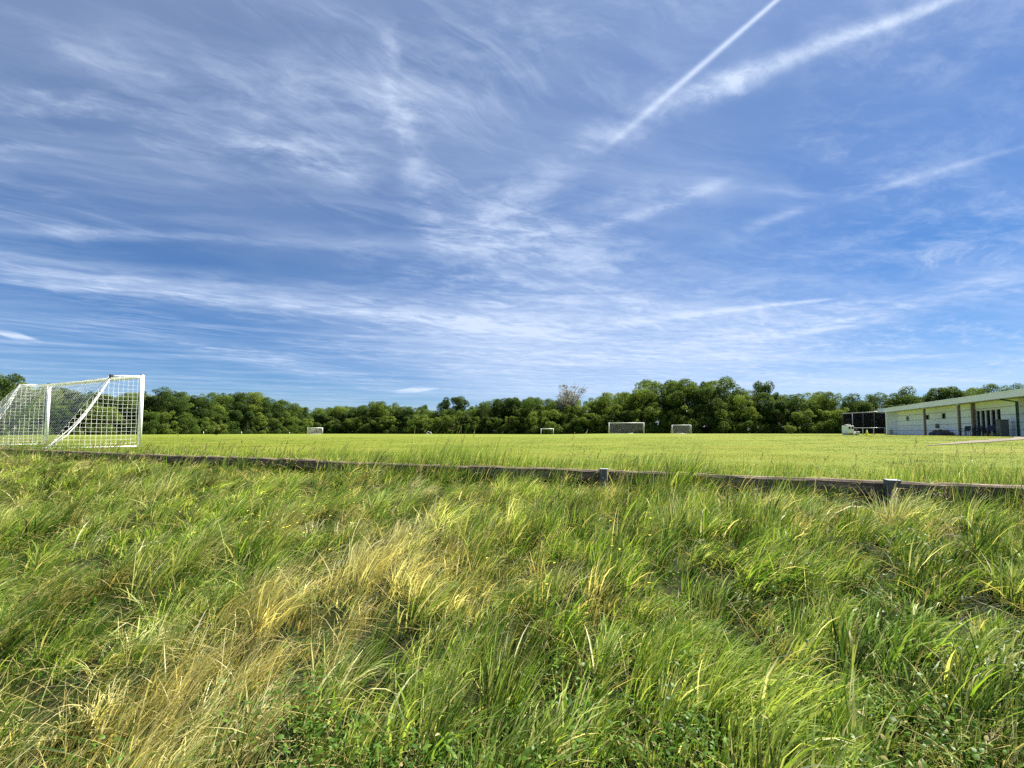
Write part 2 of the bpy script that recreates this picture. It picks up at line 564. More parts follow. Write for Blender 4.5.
def meadow():
    pile = Pile()
    # the grass grows in tufts that share height, lean, colour and dryness
    for y0, y1, tdens, nb, ws in [(0.12, 1.3, 165, 32, 0.95), (1.3, 2.2, 160, 32, 0.95), (2.2, 3.4, 140, 30, 1.0), (3.4, 5.2, 105, 29, 1.15), (5.2, 8.0, 68, 27, 1.45), (8.0, 12.0, 48, 17, 2.2), (12.0, 17.0, 28, 16, 3.0)]:
        xm = 1.25 * y1 + 1.5
        n = int(tdens * 2 * xm * (y1 - y0))
        x = rng.uniform(-xm, xm, n); y = rng.uniform(y0, y1, n)
        s = sdist(x, y)
        clump = N1.fbm(x * 2.2, y * 2.2, 3)
        gap = np.clip(GAPP(x, y), 0, 1) * 0.9
        ok = in_view(x, y, 1.4) & (s > -0.28) & (s < 7.5) & (rng.random(n) < np.clip(0.25 + 2.4 * (clump - 0.30) - 0.45 * gap, 0.48, 1))
        x, y, s, clump, gap = x[ok], y[ok], s[ok], clump[ok], gap[ok]
        n = len(x)
        left = sstep(1.2, -1.5, x)
        lodge = sstep(0.45, 0.66, N2.fbm(x * 0.75 + 3, y * 0.75, 2) + 0.06 * left) * (0.3 + 0.5 * left)
        lush = np.clip(LUSHP(x, y), 0, 1)
        dryn = np.clip(DRYP(x, y) * 1.2 * (0.30 + 1.4 * sstep(0.36, 0.66, N3.fbm((x * 0.55 + y * 0.83) * 0.7, (x * 0.83 - y * 0.55) * 3.2, 2))), 0, 1) * 0.95 + 0.5 * sstep(0.56, 0.72, N3.fbm(x * 1.7 + y * 0.9, y * 0.8 - x * 0.5, 3)) - 0.5 * lush
        tdry = np.clip(dryn + rng.normal(0, 0.22, n), 0, 1)
        ttone = np.clip(0.53 + 0.9 * (N5.fbm(x * 2.4 + 7, y * 2.4, 3) - 0.5) + 0.16 * lush + rng.normal(0, 0.30, n) - 0.30 * gap, 0, 1)
        tbroad = np.clip(0.12 + 0.6 * lush + rng.normal(0, 0.30, n) - 0.4 * tdry, 0, 0.95)
        hump = N4.fbm(x * 3.6 + 11, y * 3.6, 2)
        tL = rng.uniform(0.17, 0.36, n) * (0.16 + 1.66 * hump) * (1 - 0.62 * gap) * (0.92 + 0.16 * tdry) * (1 - (0.28 + 0.34 * sstep(-1, 2.5, x)) * sstep(1.1, 0.1, s) * (1 - 1.5 * np.exp(-((512 + F * x / y - 400) / 65) ** 2) - 1.8 * np.exp(-((512 + F * x / y - 670) / 32) ** 2)))
        thead = 0.20 + 1.5 * (N2.fbm(x * 0.8 + 30, y * 0.8, 2) - 0.5) + rng.normal(0, 0.42, n)
        tlean = 0.07 + np.abs(rng.normal(0.06, 0.09, n)) + 0.34 * lodge + 0.20 * left
        tbend = np.abs(rng.normal(0.60, 0.22, n)) + 0.30 * lodge + 0.2 * tbroad
        cnt = np.maximum(3, rng.poisson(nb, n))
        k = np.repeat(np.arange(n), cnt); m = len(k)
        rx, ry = rng.normal(0, 0.030 * ws ** 0.6, m), rng.normal(0, 0.030 * ws ** 0.6, m)
        bx, by = x[k] + rx, y[k] + ry
        broad = rng.random(m) < tbroad[k]
        # heading: the wind's, opened by where the blade stands in its tuft
        hx = np.cos(thead[k]) * (1.2 + lodge[k]) + rx / 0.05 * 0.55 + rng.normal(0, 0.45, m)
        hy = np.sin(thead[k]) * (1.2 + lodge[k]) + ry / 0.05 * 0.55 + rng.normal(0, 0.45, m)
        head = np.arctan2(hy, hx)
        isdry = rng.random(m) < np.clip(0.05 + 0.85 * tdry[k], 0.03, 0.88)
        dry = np.where(isdry, rng.uniform(0.5, 1.0, m), rng.beta(1.2, 9, m) + 0.22 * tdry[k])
        rnd = np.clip(ttone[k] + rng.normal(0, 0.11, m), 0, 1)
        L = tL[k] * rng.uniform(0.55, 1.15, m)
        W = np.where(broad, rng.uniform(0.0070, 0.0135, m), rng.uniform(0.0034, 0.0066, m)) * ws
        th0 = np.abs(tlean[k] + rng.normal(0, 0.09, m)); th1 = np.minimum(th0 + tbend[k] * rng.uniform(0.5, 1.5, m) + 0.2 * broad, 2.4)
        broken = rng.random(m) < 0.14
        th1 = np.where(broken, rng.uniform(1.3, 2.6, m), th1)
        pw = np.where(broken, 4.0, 1.4)[:, None]
        pile.add(*blades(bx, by, L, W, head, th0, th1, dry, rnd, 5 if y1 < 3.5 else 4, 0.5, None, pw))
        # matted dead leaves at the foot of the tufts; dark tone paints the shade there
        m = int(m * 0.30)
        k = rng.integers(0, n, m)
        pile.add(*blades(x[k] + rng.normal(0, 0.08, m), y[k] + rng.normal(0, 0.08, m), rng.uniform(0.15, 0.38, m), rng.uniform(0.002, 0.005, m) * ws, rng.uniform(-PI, PI, m),
                         rng.uniform(0.5, 1.1, m), rng.uniform(1.2, 2.0, m), rng.uniform(0.4, 0.8, m) * (rng.random(m) < 0.45), rng.uniform(0, 0.3, m), 3))
    print('meadow verts', pile.n)
    tag(pile.build('tall_grass', M_BLADE), 'tall windblown meadow grass with straw patches covering the bank', 'grass', None, 'stuff')


def rough_edge():
    """uncut grass on the pitch side of the rail and its upright tufts"""
    pile = Pile()
    for y0, y1, dens, ws in [(2.0, 5.5, 900, 1.2), (5.5, 9.0, 620, 1.6), (9.0, 14.0, 420, 2.3), (14.0, 20.0, 300, 3.2)]:
        xm = 1.25 * y1 + 1.5
        n = int(dens * 2 * xm * (y1 - y0))
        x = rng.uniform(-xm, xm, n); y = rng.uniform(y0, y1, n)
        s = sdist(x, y)
        ok = in_view(x, y, 1.5) & (s < -0.12) & (s > -3.6)
        x, y, s = x[ok], y[ok], s[ok]
        c = N1.fbm(x * 0.9 + 50, y * 0.9, 3)
        pxx = 512 + F * x / np.maximum(y, 0.3)
        tuft = np.exp(-((pxx - 445) / 75) ** 2) + 0.7 * np.exp(-((pxx - 660) / 40) ** 2) + 0.5 * np.exp(-((pxx - 60) / 70) ** 2) + 0.35 * np.exp(-((pxx - 980) / 50) ** 2) + 0.3 * np.exp(-((pxx - 330) / 40) ** 2)
        near = sstep(-2.6, -0.2, s) ** 1.5
        p = np.clip(near * (0.25 + 1.6 * (c - 0.35)) + 0.5 * tuft * near, 0, 1)
        ok = rng.random(len(x)) < p
        x, y, s, c, near, tuft = x[ok], y[ok], s[ok], c[ok], near[ok], tuft[ok]
        n = len(x)
        L = rng.uniform(0.07, 0.17, n) * (0.6 + 0.9 * c) * (0.5 + 0.8 * near) * (1 + 1.1 * tuft)
        tall = rng.random(n) < 0.05
        L = np.where(tall, L * 1.8, L)
        pile.add(*blades(x, y, L, rng.uniform(0.0022, 0.0048, n) * ws, 0.2 + rng.normal(0, 0.7, n), np.abs(rng.normal(0.12, 0.12, n)),
                         np.abs(rng.normal(0.7, 0.35, n)), np.where(rng.random(n) < 0.10, rng.uniform(.5, 1, n), rng.beta(1.2, 7, n)),
                         np.clip(0.62 + rng.normal(0, 0.2, n), 0, 1), 3))
    for px, wpx, n in [(405, 45, 700), (455, 38, 850), (350, 18, 150), (672, 24, 850), (640, 10, 120), (250, 25, 300), (560, 14, 160), (780, 12, 160), (1008, 18, 420), (940, 10, 120), (130, 30, 400), (30, 30, 500)]:
        k = (px + rng.normal(0, wpx, n) - 512) / F
        r = (R0[0] - k * R0[1]) / (0.914 + 0.407 * k)
        dd = rng.uniform(-0.30, 0.42, n)
        x = R0[0] + RD[0] * r - RN[0] * dd; y = R0[1] + RD[1] * r - RN[1] * dd
        ws = np.maximum(1.0, y / 4.2)
        L = rng.uniform(0.20, 0.44, n) * (0.7 + 0.6 * N1.fbm(x * 2, y * 2, 2)) * np.where(dd > 0.1, 1.15, 0.85)
        pile.add(*blades(x, y, L, rng.uniform(0.003, 0.006, n) * ws, 0.25 + rng.normal(0, 0.6, n), np.abs(rng.normal(0.15, 0.12, n)), np.abs(rng.normal(0.75, 0.3, n)),
                         np.where(rng.random(n) < 0.08, rng.uniform(.5, 1, n), rng.beta(1.2, 8, n)), np.clip(0.48 + rng.normal(0, 0.2, n), 0, 1), 4))
    tag(pile.build('rough_grass', M_BLADE), 'uncut tufts of green grass along the pitch side of the rail', 'grass', None, 'stuff')


def turf():
    pile = Pile()
    for y0, y1, dens, ws in [(3.0, 7.0, 1500, 1.5), (7.0, 11.0, 850, 2.1), (11.0, 17.0, 420, 3.0), (17.0, 26.0, 190, 4.6), (26.0, 42.0, 70, 7.5), (42.0, 75.0, 16, 12.0)]:
        xm = 1.22 * y1 + 1.0
        n = int(dens * 2 * xm * (y1 - y0))
        x = rng.uniform(-xm, xm, n); y = rng.uniform(y0, y1, n)
        s = sdist(x, y)
        ok = in_view(x, y, 1.0) & (s < -0.2) & (rng.random(n) < 1.15 - sstep(34, 74, y))
        # keep the gravel path clear
        dmin = np.full(len(x), 9.0)
        near = ok & (x > 12) & (y > 12) & (y < 34)
        if near.any():
            dd = np.min(np.hypot(x[near][:, None] - pc[None, :, 0], y[near][:, None] - pc[None, :, 1]) - wid[None], 1)
            dmin[near] = dd
        ok &= dmin > 0.02
        x, y = x[ok], y[ok]
        n = len(x)
        c = N2.fbm(x * 0.5, y * 0.5, 3); c2 = N3.fbm(x * 2.0, y * 2.0, 2)
        L = rng.uniform(0.015, 0.040, n) * (0.6 + 0.9 * c2)
        pile.add(*blades(x, y, L, rng.uniform(0.002, 0.0036, n) * ws, 0.2 + rng.normal(0, 1.0, n), np.abs(rng.normal(0.2, 0.2, n)),
                         np.abs(rng.normal(0.8, 0.4, n)), np.clip(0.9 * (c - 0.5) * 2, 0, 0.5) + np.where(rng.random(n) < 0.07, 0.6, 0) + 0.75 * np.exp(-((x - 12.0) / 2.6) ** 2 - ((y - 11.2) / 0.8) ** 2) + 0.6 * np.exp(-((x - 21.0) / 5.0) ** 2 - ((y - 17.3) / 1.0) ** 2),
                         np.clip(0.57 + 1.5 * (c - 0.5) + 0.9 * (N5.fbm(x * 0.16 + 3, y * 0.16, 3) - 0.5) + 0.10 * np.sign(np.sin((x * RN[1] - y * RN[0]) * 1.05)) + rng.normal(0, 0.13, n), 0, 1), 2))
    tag(pile.build('pitch_turf', M_TURF), 'short mown yellow green turf of the pitch', 'grass', None, 'stuff')


def seed_heads():
    pile = Pile()
    n = 1500
    x = rng.uniform(-17, 9, n * 6); y = rng.uniform(0.9, 15, n * 6)
    s = sdist(x, y)
    ok = in_view(x, y, 0.8) & (s > -1.1) & (s < 6) & (rng.random(n * 6) < (0.10 + 0.9 * sstep(0.5, 0.66, N4.fbm(x * 0.9 + 5, y * 0.9, 2))) * np.where(s < 0.9, 1.0, 0.5))
    x, y, s = x[ok][:n], y[ok][:n], s[ok][:n]
    extra = []
    for px, top, dpt in [(452, 436, 0.2), (462, 432, 0.3), (441, 441, 0.0), (402, 428, 0.3), (470, 445, 0.2), (563, 434, 0.2), (560, 442, 0.1), (568, 430, 0.3), (905, 446, 0.2), (925, 440, 0.3),
                         (990, 447, 0.2), (1002, 441, 0.4), (1012, 447, 0.1), (160, 434, 0.3), (176, 437, 0.2), (330, 441, 0.2), (352, 440, 0.1), (500, 446, 0.2), (655, 448, 0.3), (690, 452, 0.2),
                         (815, 452, 0.2), (860, 455, 0.2), (960, 450, 0.3), (40, 428, 0.2), (75, 430, 0.1), (90, 437, 0.3), (225, 440, .2), (270, 442, .3), (300, 440, .1)]:
        k = (px - 512) / F
        r = (R0[0] - k * R0[1]) / (0.914 + 0.407 * k)
        p = R0 + RD * r + RN * dpt
        extra.append((p[0], p[1], CAMZ - (top - 432) / F * p[1]))
    ex = np.array(extra)
    x = np.concatenate([x, ex[:, 0]]); y = np.concatenate([y, ex[:, 1]])
    n = len(x)
    z = ground_z(x, y)
    L = rng.uniform(0.28, 0.48, n) * np.where(sdist(x, y) < -0.1, 0.7, 1.0)
    ne = len(ex)
    L[-ne:] = np.clip((ex[:, 2] - z[-ne:]) * 1.07, 0.15, 1.1)
    depth = np.maximum(y, 0.8)
    ws = np.maximum(1.0, depth / 3.2)
    head = 0.2 + rng.normal(0, 0.45, n)
    th0 = np.abs(rng.normal(0.12, 0.1, n)); th1 = th0 + np.abs(rng.normal(0.45, 0.25, n))
    th1[-ne:] = th0[-ne:] + rng.uniform(0.1, 0.5, ne)
    dry = rng.uniform(0.0, 1.0, n); rnd = rng.random(n)
    K = 5
    v, f, a = blades(x, y, L, np.full(n, 0.0022) * ws, head, th0, th1, dry, rnd, K, 0.1)
    # keep stalks of even width
    pile.add(v, f, a)
    ctr = v.reshape(n, K + 1, 2, 3).mean(2)
    tip, prev = ctr[:, -1], ctr[:, -2]
    ax = tip - prev; ax /= np.linalg.norm(ax, axis=1)[:, None]
    M = 16                                # spikelets of a head
    hl = rng.uniform(0.06, 0.13, n)
    for k in range(M):
        u = k / (M - 1)
        base = tip - ax * (hl * (1 - u))[:, None]
        ang = rng.uniform(0, 2 * PI, n)
        side = np.stack([np.cos(ang), np.sin(ang), rng.normal(0, 0.3, n)], 1)
        spread = (0.30 + 0.5 * rng.random(n)) * (1.05 - u)
        dirv = ax * 0.8 + side * spread[:, None]
        dirv /= np.linalg.norm(dirv, axis=1)[:, None]
        sl = (0.016 + 0.02 * (1 - u)) * rng.uniform(0.7, 1.3, n)
        w = np.cross(dirv, rng.normal(0, 1, (n, 3))); w /= np.linalg.norm(w, axis=1)[:, None]
        w = w * (0.0022 * ws)[:, None]
        q = np.stack([base, base + dirv * (sl * 0.5)[:, None] + w, base + dirv * sl[:, None], base + dirv * (sl * 0.5)[:, None] - w], 1)
        fv = np.arange(n * 4).reshape(n, 4)
        at = np.stack([dry, rnd, np.ones(n)], 1)
        pile.add(q.reshape(-1, 3), fv, np.repeat(at, 4, 0))
    tag(pile.build('seeding_grass_stalks', M_SEED), 'thin seeding grass stalks standing above the meadow and rail', 'grass', None, 'stuff')


def weeds():
    """broad leaved plants low in the grass"""
    pile = Pile()
    spots = []
    for px, py, r, cnt in [(420, 735, 60, 60), (330, 720, 45, 30), (960, 730, 50, 40), (820, 720, 60, 40), (700, 700, 40, 24), (270, 670, 40, 30), (600, 690, 45, 26), (110, 560, 50, 26), (880, 560, 50, 30),
                           (520, 650, 45, 22), (300, 560, 40, 14), (60, 520, 40, 16), (980, 640, 40, 20), (480, 740, 40, 24), (560, 745, 50, 24), (130, 745, 40, 20), (740, 580, 40, 14), (920, 690, 30, 12)]:
        for _ in range(int(cnt * 0.3)):
            p, t = on_bank(px + random.gauss(0, r), min(790, py + random.gauss(0, r * 0.5)), 0.3)
            spots.append((p[0], p[1]))
    sp = np.array(spots)
    n0 = len(sp)
    stems = rng.uniform(0.14, 0.34, n0)
    for k in range(34):
        u = rng.uniform(0.25, 1.0, n0)
        ang = rng.uniform(0, 2 * PI, n0)
        x = sp[:, 0] + rng.normal(0, 0.04, n0); y = sp[:, 1] + rng.normal(0, 0.04, n0)
        z = ground_z(x, y) + stems * u
        L = rng.uniform(0.012, 0.030, n0); W = L * rng.uniform(0.35, 0.6, n0)
        v, f, a = blades(x, y, L, W, ang, rng.uniform(0.7, 1.3, n0), rng.uniform(1.3, 2.0, n0), (rng.random(n0) < 0.05) * 0.8, np.clip(rng.normal(0.5, 0.25, n0), 0, 1), 4, 0.25, z)
        pile.add(v, f, a)
    pile.add(*blades(sp[:, 0], sp[:, 1], stems, np.full(n0, 0.004), rng.uniform(0, 6, n0), np.full(n0, 0.05), rng.uniform(0.1, 0.4, n0), np.zeros(n0), np.full(n0, 0.4), 4))
    tag(pile.build('broadleaf_weeds', M_WEED), 'small leafy green weeds growing low between the grass tufts', 'weeds', None, 'stuff')
    # buttercups: five petals round a stalk
    pts = []
    for px, py, r, cnt in [(250, 520, 60, 34), (150, 500, 60, 16), (620, 560, 70, 10), (330, 500, 40, 10)]:
        for _ in range(cnt):
            p, t = on_bank(px + random.gauss(0, r), py + random.gauss(0, r * 0.35), 0.4)
            pts.append((p[0], p[1]))
    pt = np.array(pts); n = len(pt)
    fl = Pile()
    zz = ground_z(pt[:, 0], pt[:, 1]) + rng.uniform(0.40, 0.52, n)
    for k in range(5):
        fl.add(*blades(pt[:, 0], pt[:, 1], np.full(n, 0.011), np.full(n, 0.012), np.full(n, 2 * PI * k / 5), np.full(n, 0.7), np.full(n, 1.1), np.zeros(n), rng.random(n), 2, 0.05, zz))
    tag(fl.build('buttercups', M_YELLOW), 'tiny yellow buttercups scattered in the grass', 'flowers', None, 'stuff')


meadow(); rough_edge(); turf(); seed_heads(); weeds()


# ------------------------------------------------------------------ timber rail
def rail_fence():
    root = empty('timber_rail', (R0[0], R0[1], 0), label='low weathered timber rail on posts between bank and pitch', cat='rail')
    ang = math.atan2(RD[1], RD[0])
    TOP = 0.064
    r0 = -3.6
    ends = [-3.6, -0.4, 2.45, 5.6, 8.6, 11.9, 15.2, 18.4, 21.6]
    sag = [0.0, -0.004, 0.006, -0.01, 0.004, -0.006, 0.0, 0.003]
    for i, (a, b) in enumerate(zip(ends, ends[1:])):
        mb = MB()
        n = 16
        L = b - a - 0.012
        h, dpt = 0.145 + 0.012 * random.random(), 0.085
        rings = []
        for k in range(n + 1):
            u = -L / 2 + L * k / n
            jz, jy = random.gauss(0, 0.003), random.gauss(0, 0.003)
            prof = [(-dpt / 2, 0.012), (-dpt / 2 + 0.012, 0), (dpt / 2 - 0.014, 0), (dpt / 2, 0.016), (dpt / 2, h - 0.02), (dpt / 2 - 0.02, h), (-dpt / 2 + 0.014, h), (-dpt / 2, h - 0.012)]
            rings.append([mb.bm.verts.new((u, yy + jy + random.gauss(0, 0.0018), zz - h + jz + random.gauss(0, 0.0018))) for yy, zz in prof])
        for A, B in zip(rings, rings[1:]):
            for k in range(8):
                mb.bm.faces.new((A[k], A[(k + 1) % 8], B[(k + 1) % 8], B[k]))
        mb.bm.faces.new(rings[0]); mb.bm.faces.new(rings[-1][::-1])
        o = mb.build('rail', M_TIMBER, root)
        c = RD * ((a + b) / 2)
        o.location = (c[0], c[1], TOP + sag[i])
        o.rotation_euler = (0.03 * random.uniform(-1, 1), random.uniform(-0.003, 0.003), ang)
    for r, grey, w, top in [(-2.0, 1, 0.1, 0.07), (0.81, 1, 0.10, 0.075), (3.63, 1, 0.095, 0.085), (4.62, 0, 0.12, -0.075), (6.5, 0, 0.1, -0.02), (9.3, 0, 0.1, -0.02), (11.4, 0, 0.13, -0.07), (14.6, 0, 0.1, -0.02), (17.5, 0, 0.1, -0.02)]:
        p = RD * r - RN * (0.098 if grey else 0.0)
        zb = gz(p[0] + R0[0], p[1] + R0[1]) - 0.25
        mb = MB()
        mb.box((0, 0, (top + zb) / 2), (w, w, top - zb), None, 0.007)
        o = mb.build('post', M_POST if grey else M_POSTD, root)
        o.location = (p[0], p[1], 0)
        o.rotation_euler = (random.uniform(-0.02, 0.02), random.uniform(-0.02, 0.02), ang + 0.03)
        if grey:
            b = MB(); b.box((0, 0, top + 0.004), (w + 0.008, w + 0.008, 0.012), None, 0.003); b.box((0, -w / 2 - 0.003, top - 0.03), (w + 0.008, 0.006, 0.07))  # added plate that stands in for the sky-lit post top
            b.build('cap', M_SKYLIT_TOP, o)
            b = MB()
            b.tube([(0.0, -w / 2 - 0.006, 0.0), (0.0, -w / 2 + 0.004, 0.0)], 0.011, 6)
            bo = b.build('bolt', M_STEEL, o)
            bo.location = (0, 0, top - 0.1)
            bo.rotation_euler = (0, 0, PI)


rail_fence()


# ------------------------------------------------------------------ goals
def big_goal():
    ang = math.atan2(RD[1], RD[0])
    P1 = np.array([-12.75, 14.75])
    root = empty('football_goal', (P1[0], P1[1], gz(*P1)), ang, label='full size white football goal with net just beyond the timber rail', cat='goal')
    # local: x along the goal line, +y = ? RD rotated by +90 deg = (-.407,-.914): towards the rail, where the net hangs
    W, H = 6.75, 2.44
    D0, D1 = 0.85, 2.25
    def post(x):
        mb = MB(); mb.tube([(x, 0, -0.1), (x, 0, H + 0.06)], 0.06, 20); return mb.build('post', M_WHITE, root, True)
    post(0); post(W)
    mb = MB(); mb.tube([(0.06, 0, H), (W - 0.06, 0, H)], 0.058, 20); mb.build('crossbar', M_WHITE, root, True)
    for x in (0, W):
        mb = MB(); mb.tube([(x, 0.05, H - 0.02), (x, D0 * 0.6, H - 0.03), (x, D0, H - 0.08)], 0.022, 10)
        st = mb.build('net_support', M_WHITE, root, True)
        mb = MB(); mb.box((x, 0.0, H + 0.07), (0.10, 0.10, 0.03), None, 0.01); mb.build('corner_bracket', M_DARKMETAL, root)
        mb = MB(); mb.box((x, D0, H - 0.07), (0.09, 0.09, 0.09), None, 0.01); mb.build('bracket', M_DARKMETAL, st)
        mb = MB(); mb.tube([(x, D0, H - 0.09), (x, D0 + (D1 - D0) * 0.20, H * 0.70), (x, D0 + (D1 - D0) * 0.44, H * 0.42), (x, D0 + (D1 - D0) * 0.72, H * 0.17), (x, D1, 0.05)], 0.016, 8); mb.build('net_edge_cord', M_NET, root, True)
        mb = MB(); mb.tube([(x, 0.05, 0.05), (x, D1, 0.05)], 0.026, 10); mb.build('ground_bar', M_WHITE, root, True)
    mb = MB(); mb.tube([(0, D1, 0.05), (W, D1, 0.05)], 0.026, 10); mb.build('ground_bar', M_WHITE, root, True)
    # net
    mb = MB()
    r = 0.0042
    sp = 0.13
    def sagz(x, u): return 0.05 * math.sin(PI * (x / W)) * math.sin(PI * u) + 0.02 * math.sin(7 * x) * u * (1 - u)
    def prof(u):                       # u 0..1: crossbar -> back of the roof -> down to the ground
        if u < 0.22:
            t = u / 0.22; return D0 * t, H - 0.02 - 0.09 * t
        t = (u - 0.22) / 0.78
        return D0 + (D1 - D0) * (t ** 0.9), H - 0.11 - (H - 0.16) * t
    nx = int(W / sp); nu = 24
    for i in range(9):                 # the net hangs gathered in folds at its edges
        for side in (0, 1):
            e = 0.03 + 0.055 * i
            pts = []
            for j in range(13):
                t = j / 12
                x = (e * (0.35 + 0.9 * t) + 0.02 * math.sin(9 * t + i * 2.1))
                pts.append((W - x if side else x, D0 + (D1 - D0) * t - 0.10 * math.sin(PI * t) - 0.015 * i * t, (H - 0.11) * (1 - t) + 0.05 - 0.16 * math.sin(PI * t) * (0.7 + 0.05 * i)))
            mb.tube(pts, 0.0055, 3, False)
    for i in range(nx + 1):
        x = W * i / nx
        pts = []
        for j in range(nu + 1):
            u = j / nu; y, z = prof(u)
            pts.append((x + 0.01 * random.gauss(0, 1), y + sagz(x, u), z - 1.2 * sagz(x, u)))
        mb.tube(pts, r, 3, False)
    for j in range(1, nu + 1):
        u = j / nu
        pts = []
        for i in range(0, nx + 1, 2):
            x = W * i / nx; y, z = prof(u)
            pts.append((x, y + sagz(x, u), z - 1.2 * sagz(x, u) + 0.008 * random.gauss(0, 1)))
        mb.tube(pts, r, 3, False)
    for x in (0, W):
        m = int(H / sp)
        for j in range(m + 1):
            z = 0.05 + (H - 0.1) * j / m
            ymax = D1 + (D0 - D1) * ((z - 0.05) / (H - 0.1)) ** 1.1
            mb.tube([(x + 0.03 * math.sin(PI * k / 6) * math.sin(j), ymax * k / 6, z - 0.03 * math.sin(PI * k / 6)) for k in range(7)], r, 3, False)
        y = 0.12
        while y < D1:
            ztop = H - 0.05 if y <= D0 else 0.05 + (H - 0.1) * ((D1 - y) / (D1 - D0)) ** 0.95
            if ztop > 0.1:
                mb.tube([(x + 0.012 * math.sin(k * 2 + y * 9), y + 0.01 * math.sin(k * 3), 0.05 + (ztop - 0.05) * k / 6) for k in range(7)], r, 3, False)
            y += sp
    mb.build('net', M_NET, root)


big_goal()


def small_goal(name, label, px0, px1, Y, H, depth, turn, net_mat=None, frame=0.05, back=True):
    """frame goal far out on the pitch; stands square to the picture row, turned a little"""
    x0, x1 = (px0 - 512) / F * Y, (px1 - 512) / F * Y
    W = (x1 - x0) / math.cos(turn)
    root = empty(name, (x0, Y, gz(x0, Y)), turn, label=label, cat='goal')
    for x in (0, W):
        mb = MB(); mb.tube([(x, 0, 0), (x, 0, H)], frame, 8); mb.build('post', M_WHITE, root, True)
    mb = MB(); mb.tube([(frame, 0, H - frame), (W - frame, 0, H - frame)], frame * 0.97, 8); mb.build('crossbar', M_WHITE, root, True)
    if not back: return root
    for x in (0, W):
        mb = MB(); mb.tube([(x, frame, H - 0.08), (x, depth * 0.3, H - 0.1), (x, depth, 0.04)], 0.03, 6); mb.build('stanchion', M_WHITE, root, True)
    mb = MB(); mb.tube([(0, depth, 0.04), (W, depth, 0.04)], 0.035, 6); mb.build('ground_bar', M_WHITE, root, True)
    mb = MB()
    n = max(6, int(W / 0.2))
    for i in range(n + 1):
        x = W * i / n
        mb.tube([(x, frame, H - 0.1), (x, depth * 0.3, H - 0.12), (x, depth, 0.05)], 0.008, 3, False)
    for j in range(1, 13):
        t = j / 12
        mb.tube([(0, depth * (0.3 + 0.7 * t), (H - 0.12) * (1 - t) + 0.05), (W, depth * (0.3 + 0.7 * t), (H - 0.12) * (1 - t) + 0.05)], 0.008, 3, False)
    mb.build('net', net_mat or M_NETG, root)
    return root


small_goal('football_goal', 'widest of the far white goals, before the tallest trees', 609, 642.5, 93, 2.4, 2.0, -0.12, M_NETG, 0.075)
small_goal('training_goal', 'small white netted goal right of the widest far goal', 672, 690, 88, 1.8, 1.2, -0.1, M_NETG, 0.06)
small_goal('training_goal', 'smallest bare white goal frame before the dark hedge', 541, 553, 97, 1.35, 1.0, -0.2, None, 0.075, False)
small_goal('training_goal', 'small white netted goal at the left end of the far pitch', 308, 320, 108, 1.65, 1.6, 0.5, M_NET, 0.07)

# pop-up arch goal beside the hedge
Yp = 112.0; xp = (429 - 512) / F * Yp
pg = empty('hoop_goal', (xp, Yp, gz(xp, Yp)), 0.1, label='tiny pale hoop goal on the grass before the dark hedge', cat='goal')
mb = MB(); mb.tube([(-0.7 * math.cos(PI * k / 12), 0, 0.62 * math.sin(PI * k / 12)) for k in range(13)], 0.05, 6); mb.build('hoop', M_WHITE, pg, True)
mb = MB(); mb.tube([(-0.7, 0, 0.04), (-0.4, 0.6, 0.04), (0.4, 0.6, 0.04), (0.7, 0, 0.04)], 0.035, 6); mb.build('base', M_WHITE, pg, True)

# short white marker posts at the pitch edge
for px, Y, h, lab in [(204, 88, 0.62, 'short white marker post before the pale yellow bush'), (242, 95, 0.62, 'short white marker post right of the pale yellow bush'), (290, 103, 0.5, 'short white marker post just left of the small far goal')]:
    x = (px - 512) / F * Y
    r = empty('marker_post', (x, Y, gz(x, Y)), 0, label=lab, cat='post', group='white marker posts at the pitch edge')
    mb = MB(); mb.tube([(0, 0, 0), (0, 0, h)], 0.04, 8); mb.build('stake', M_WHITE, r, True)
    mb = MB(); mb.tube([(0, 0, h), (0, 0, h + 0.05)], [0.05, 0.03], 8); mb.build('cap', M_WHITE, r, True)


# ------------------------------------------------------------------ clubhouse
UD = np.array([0.431, 0.902])                 # along the facade, away from the camera
VD = np.array([-0.902, 0.431])                # out of the facade, towards the pitch


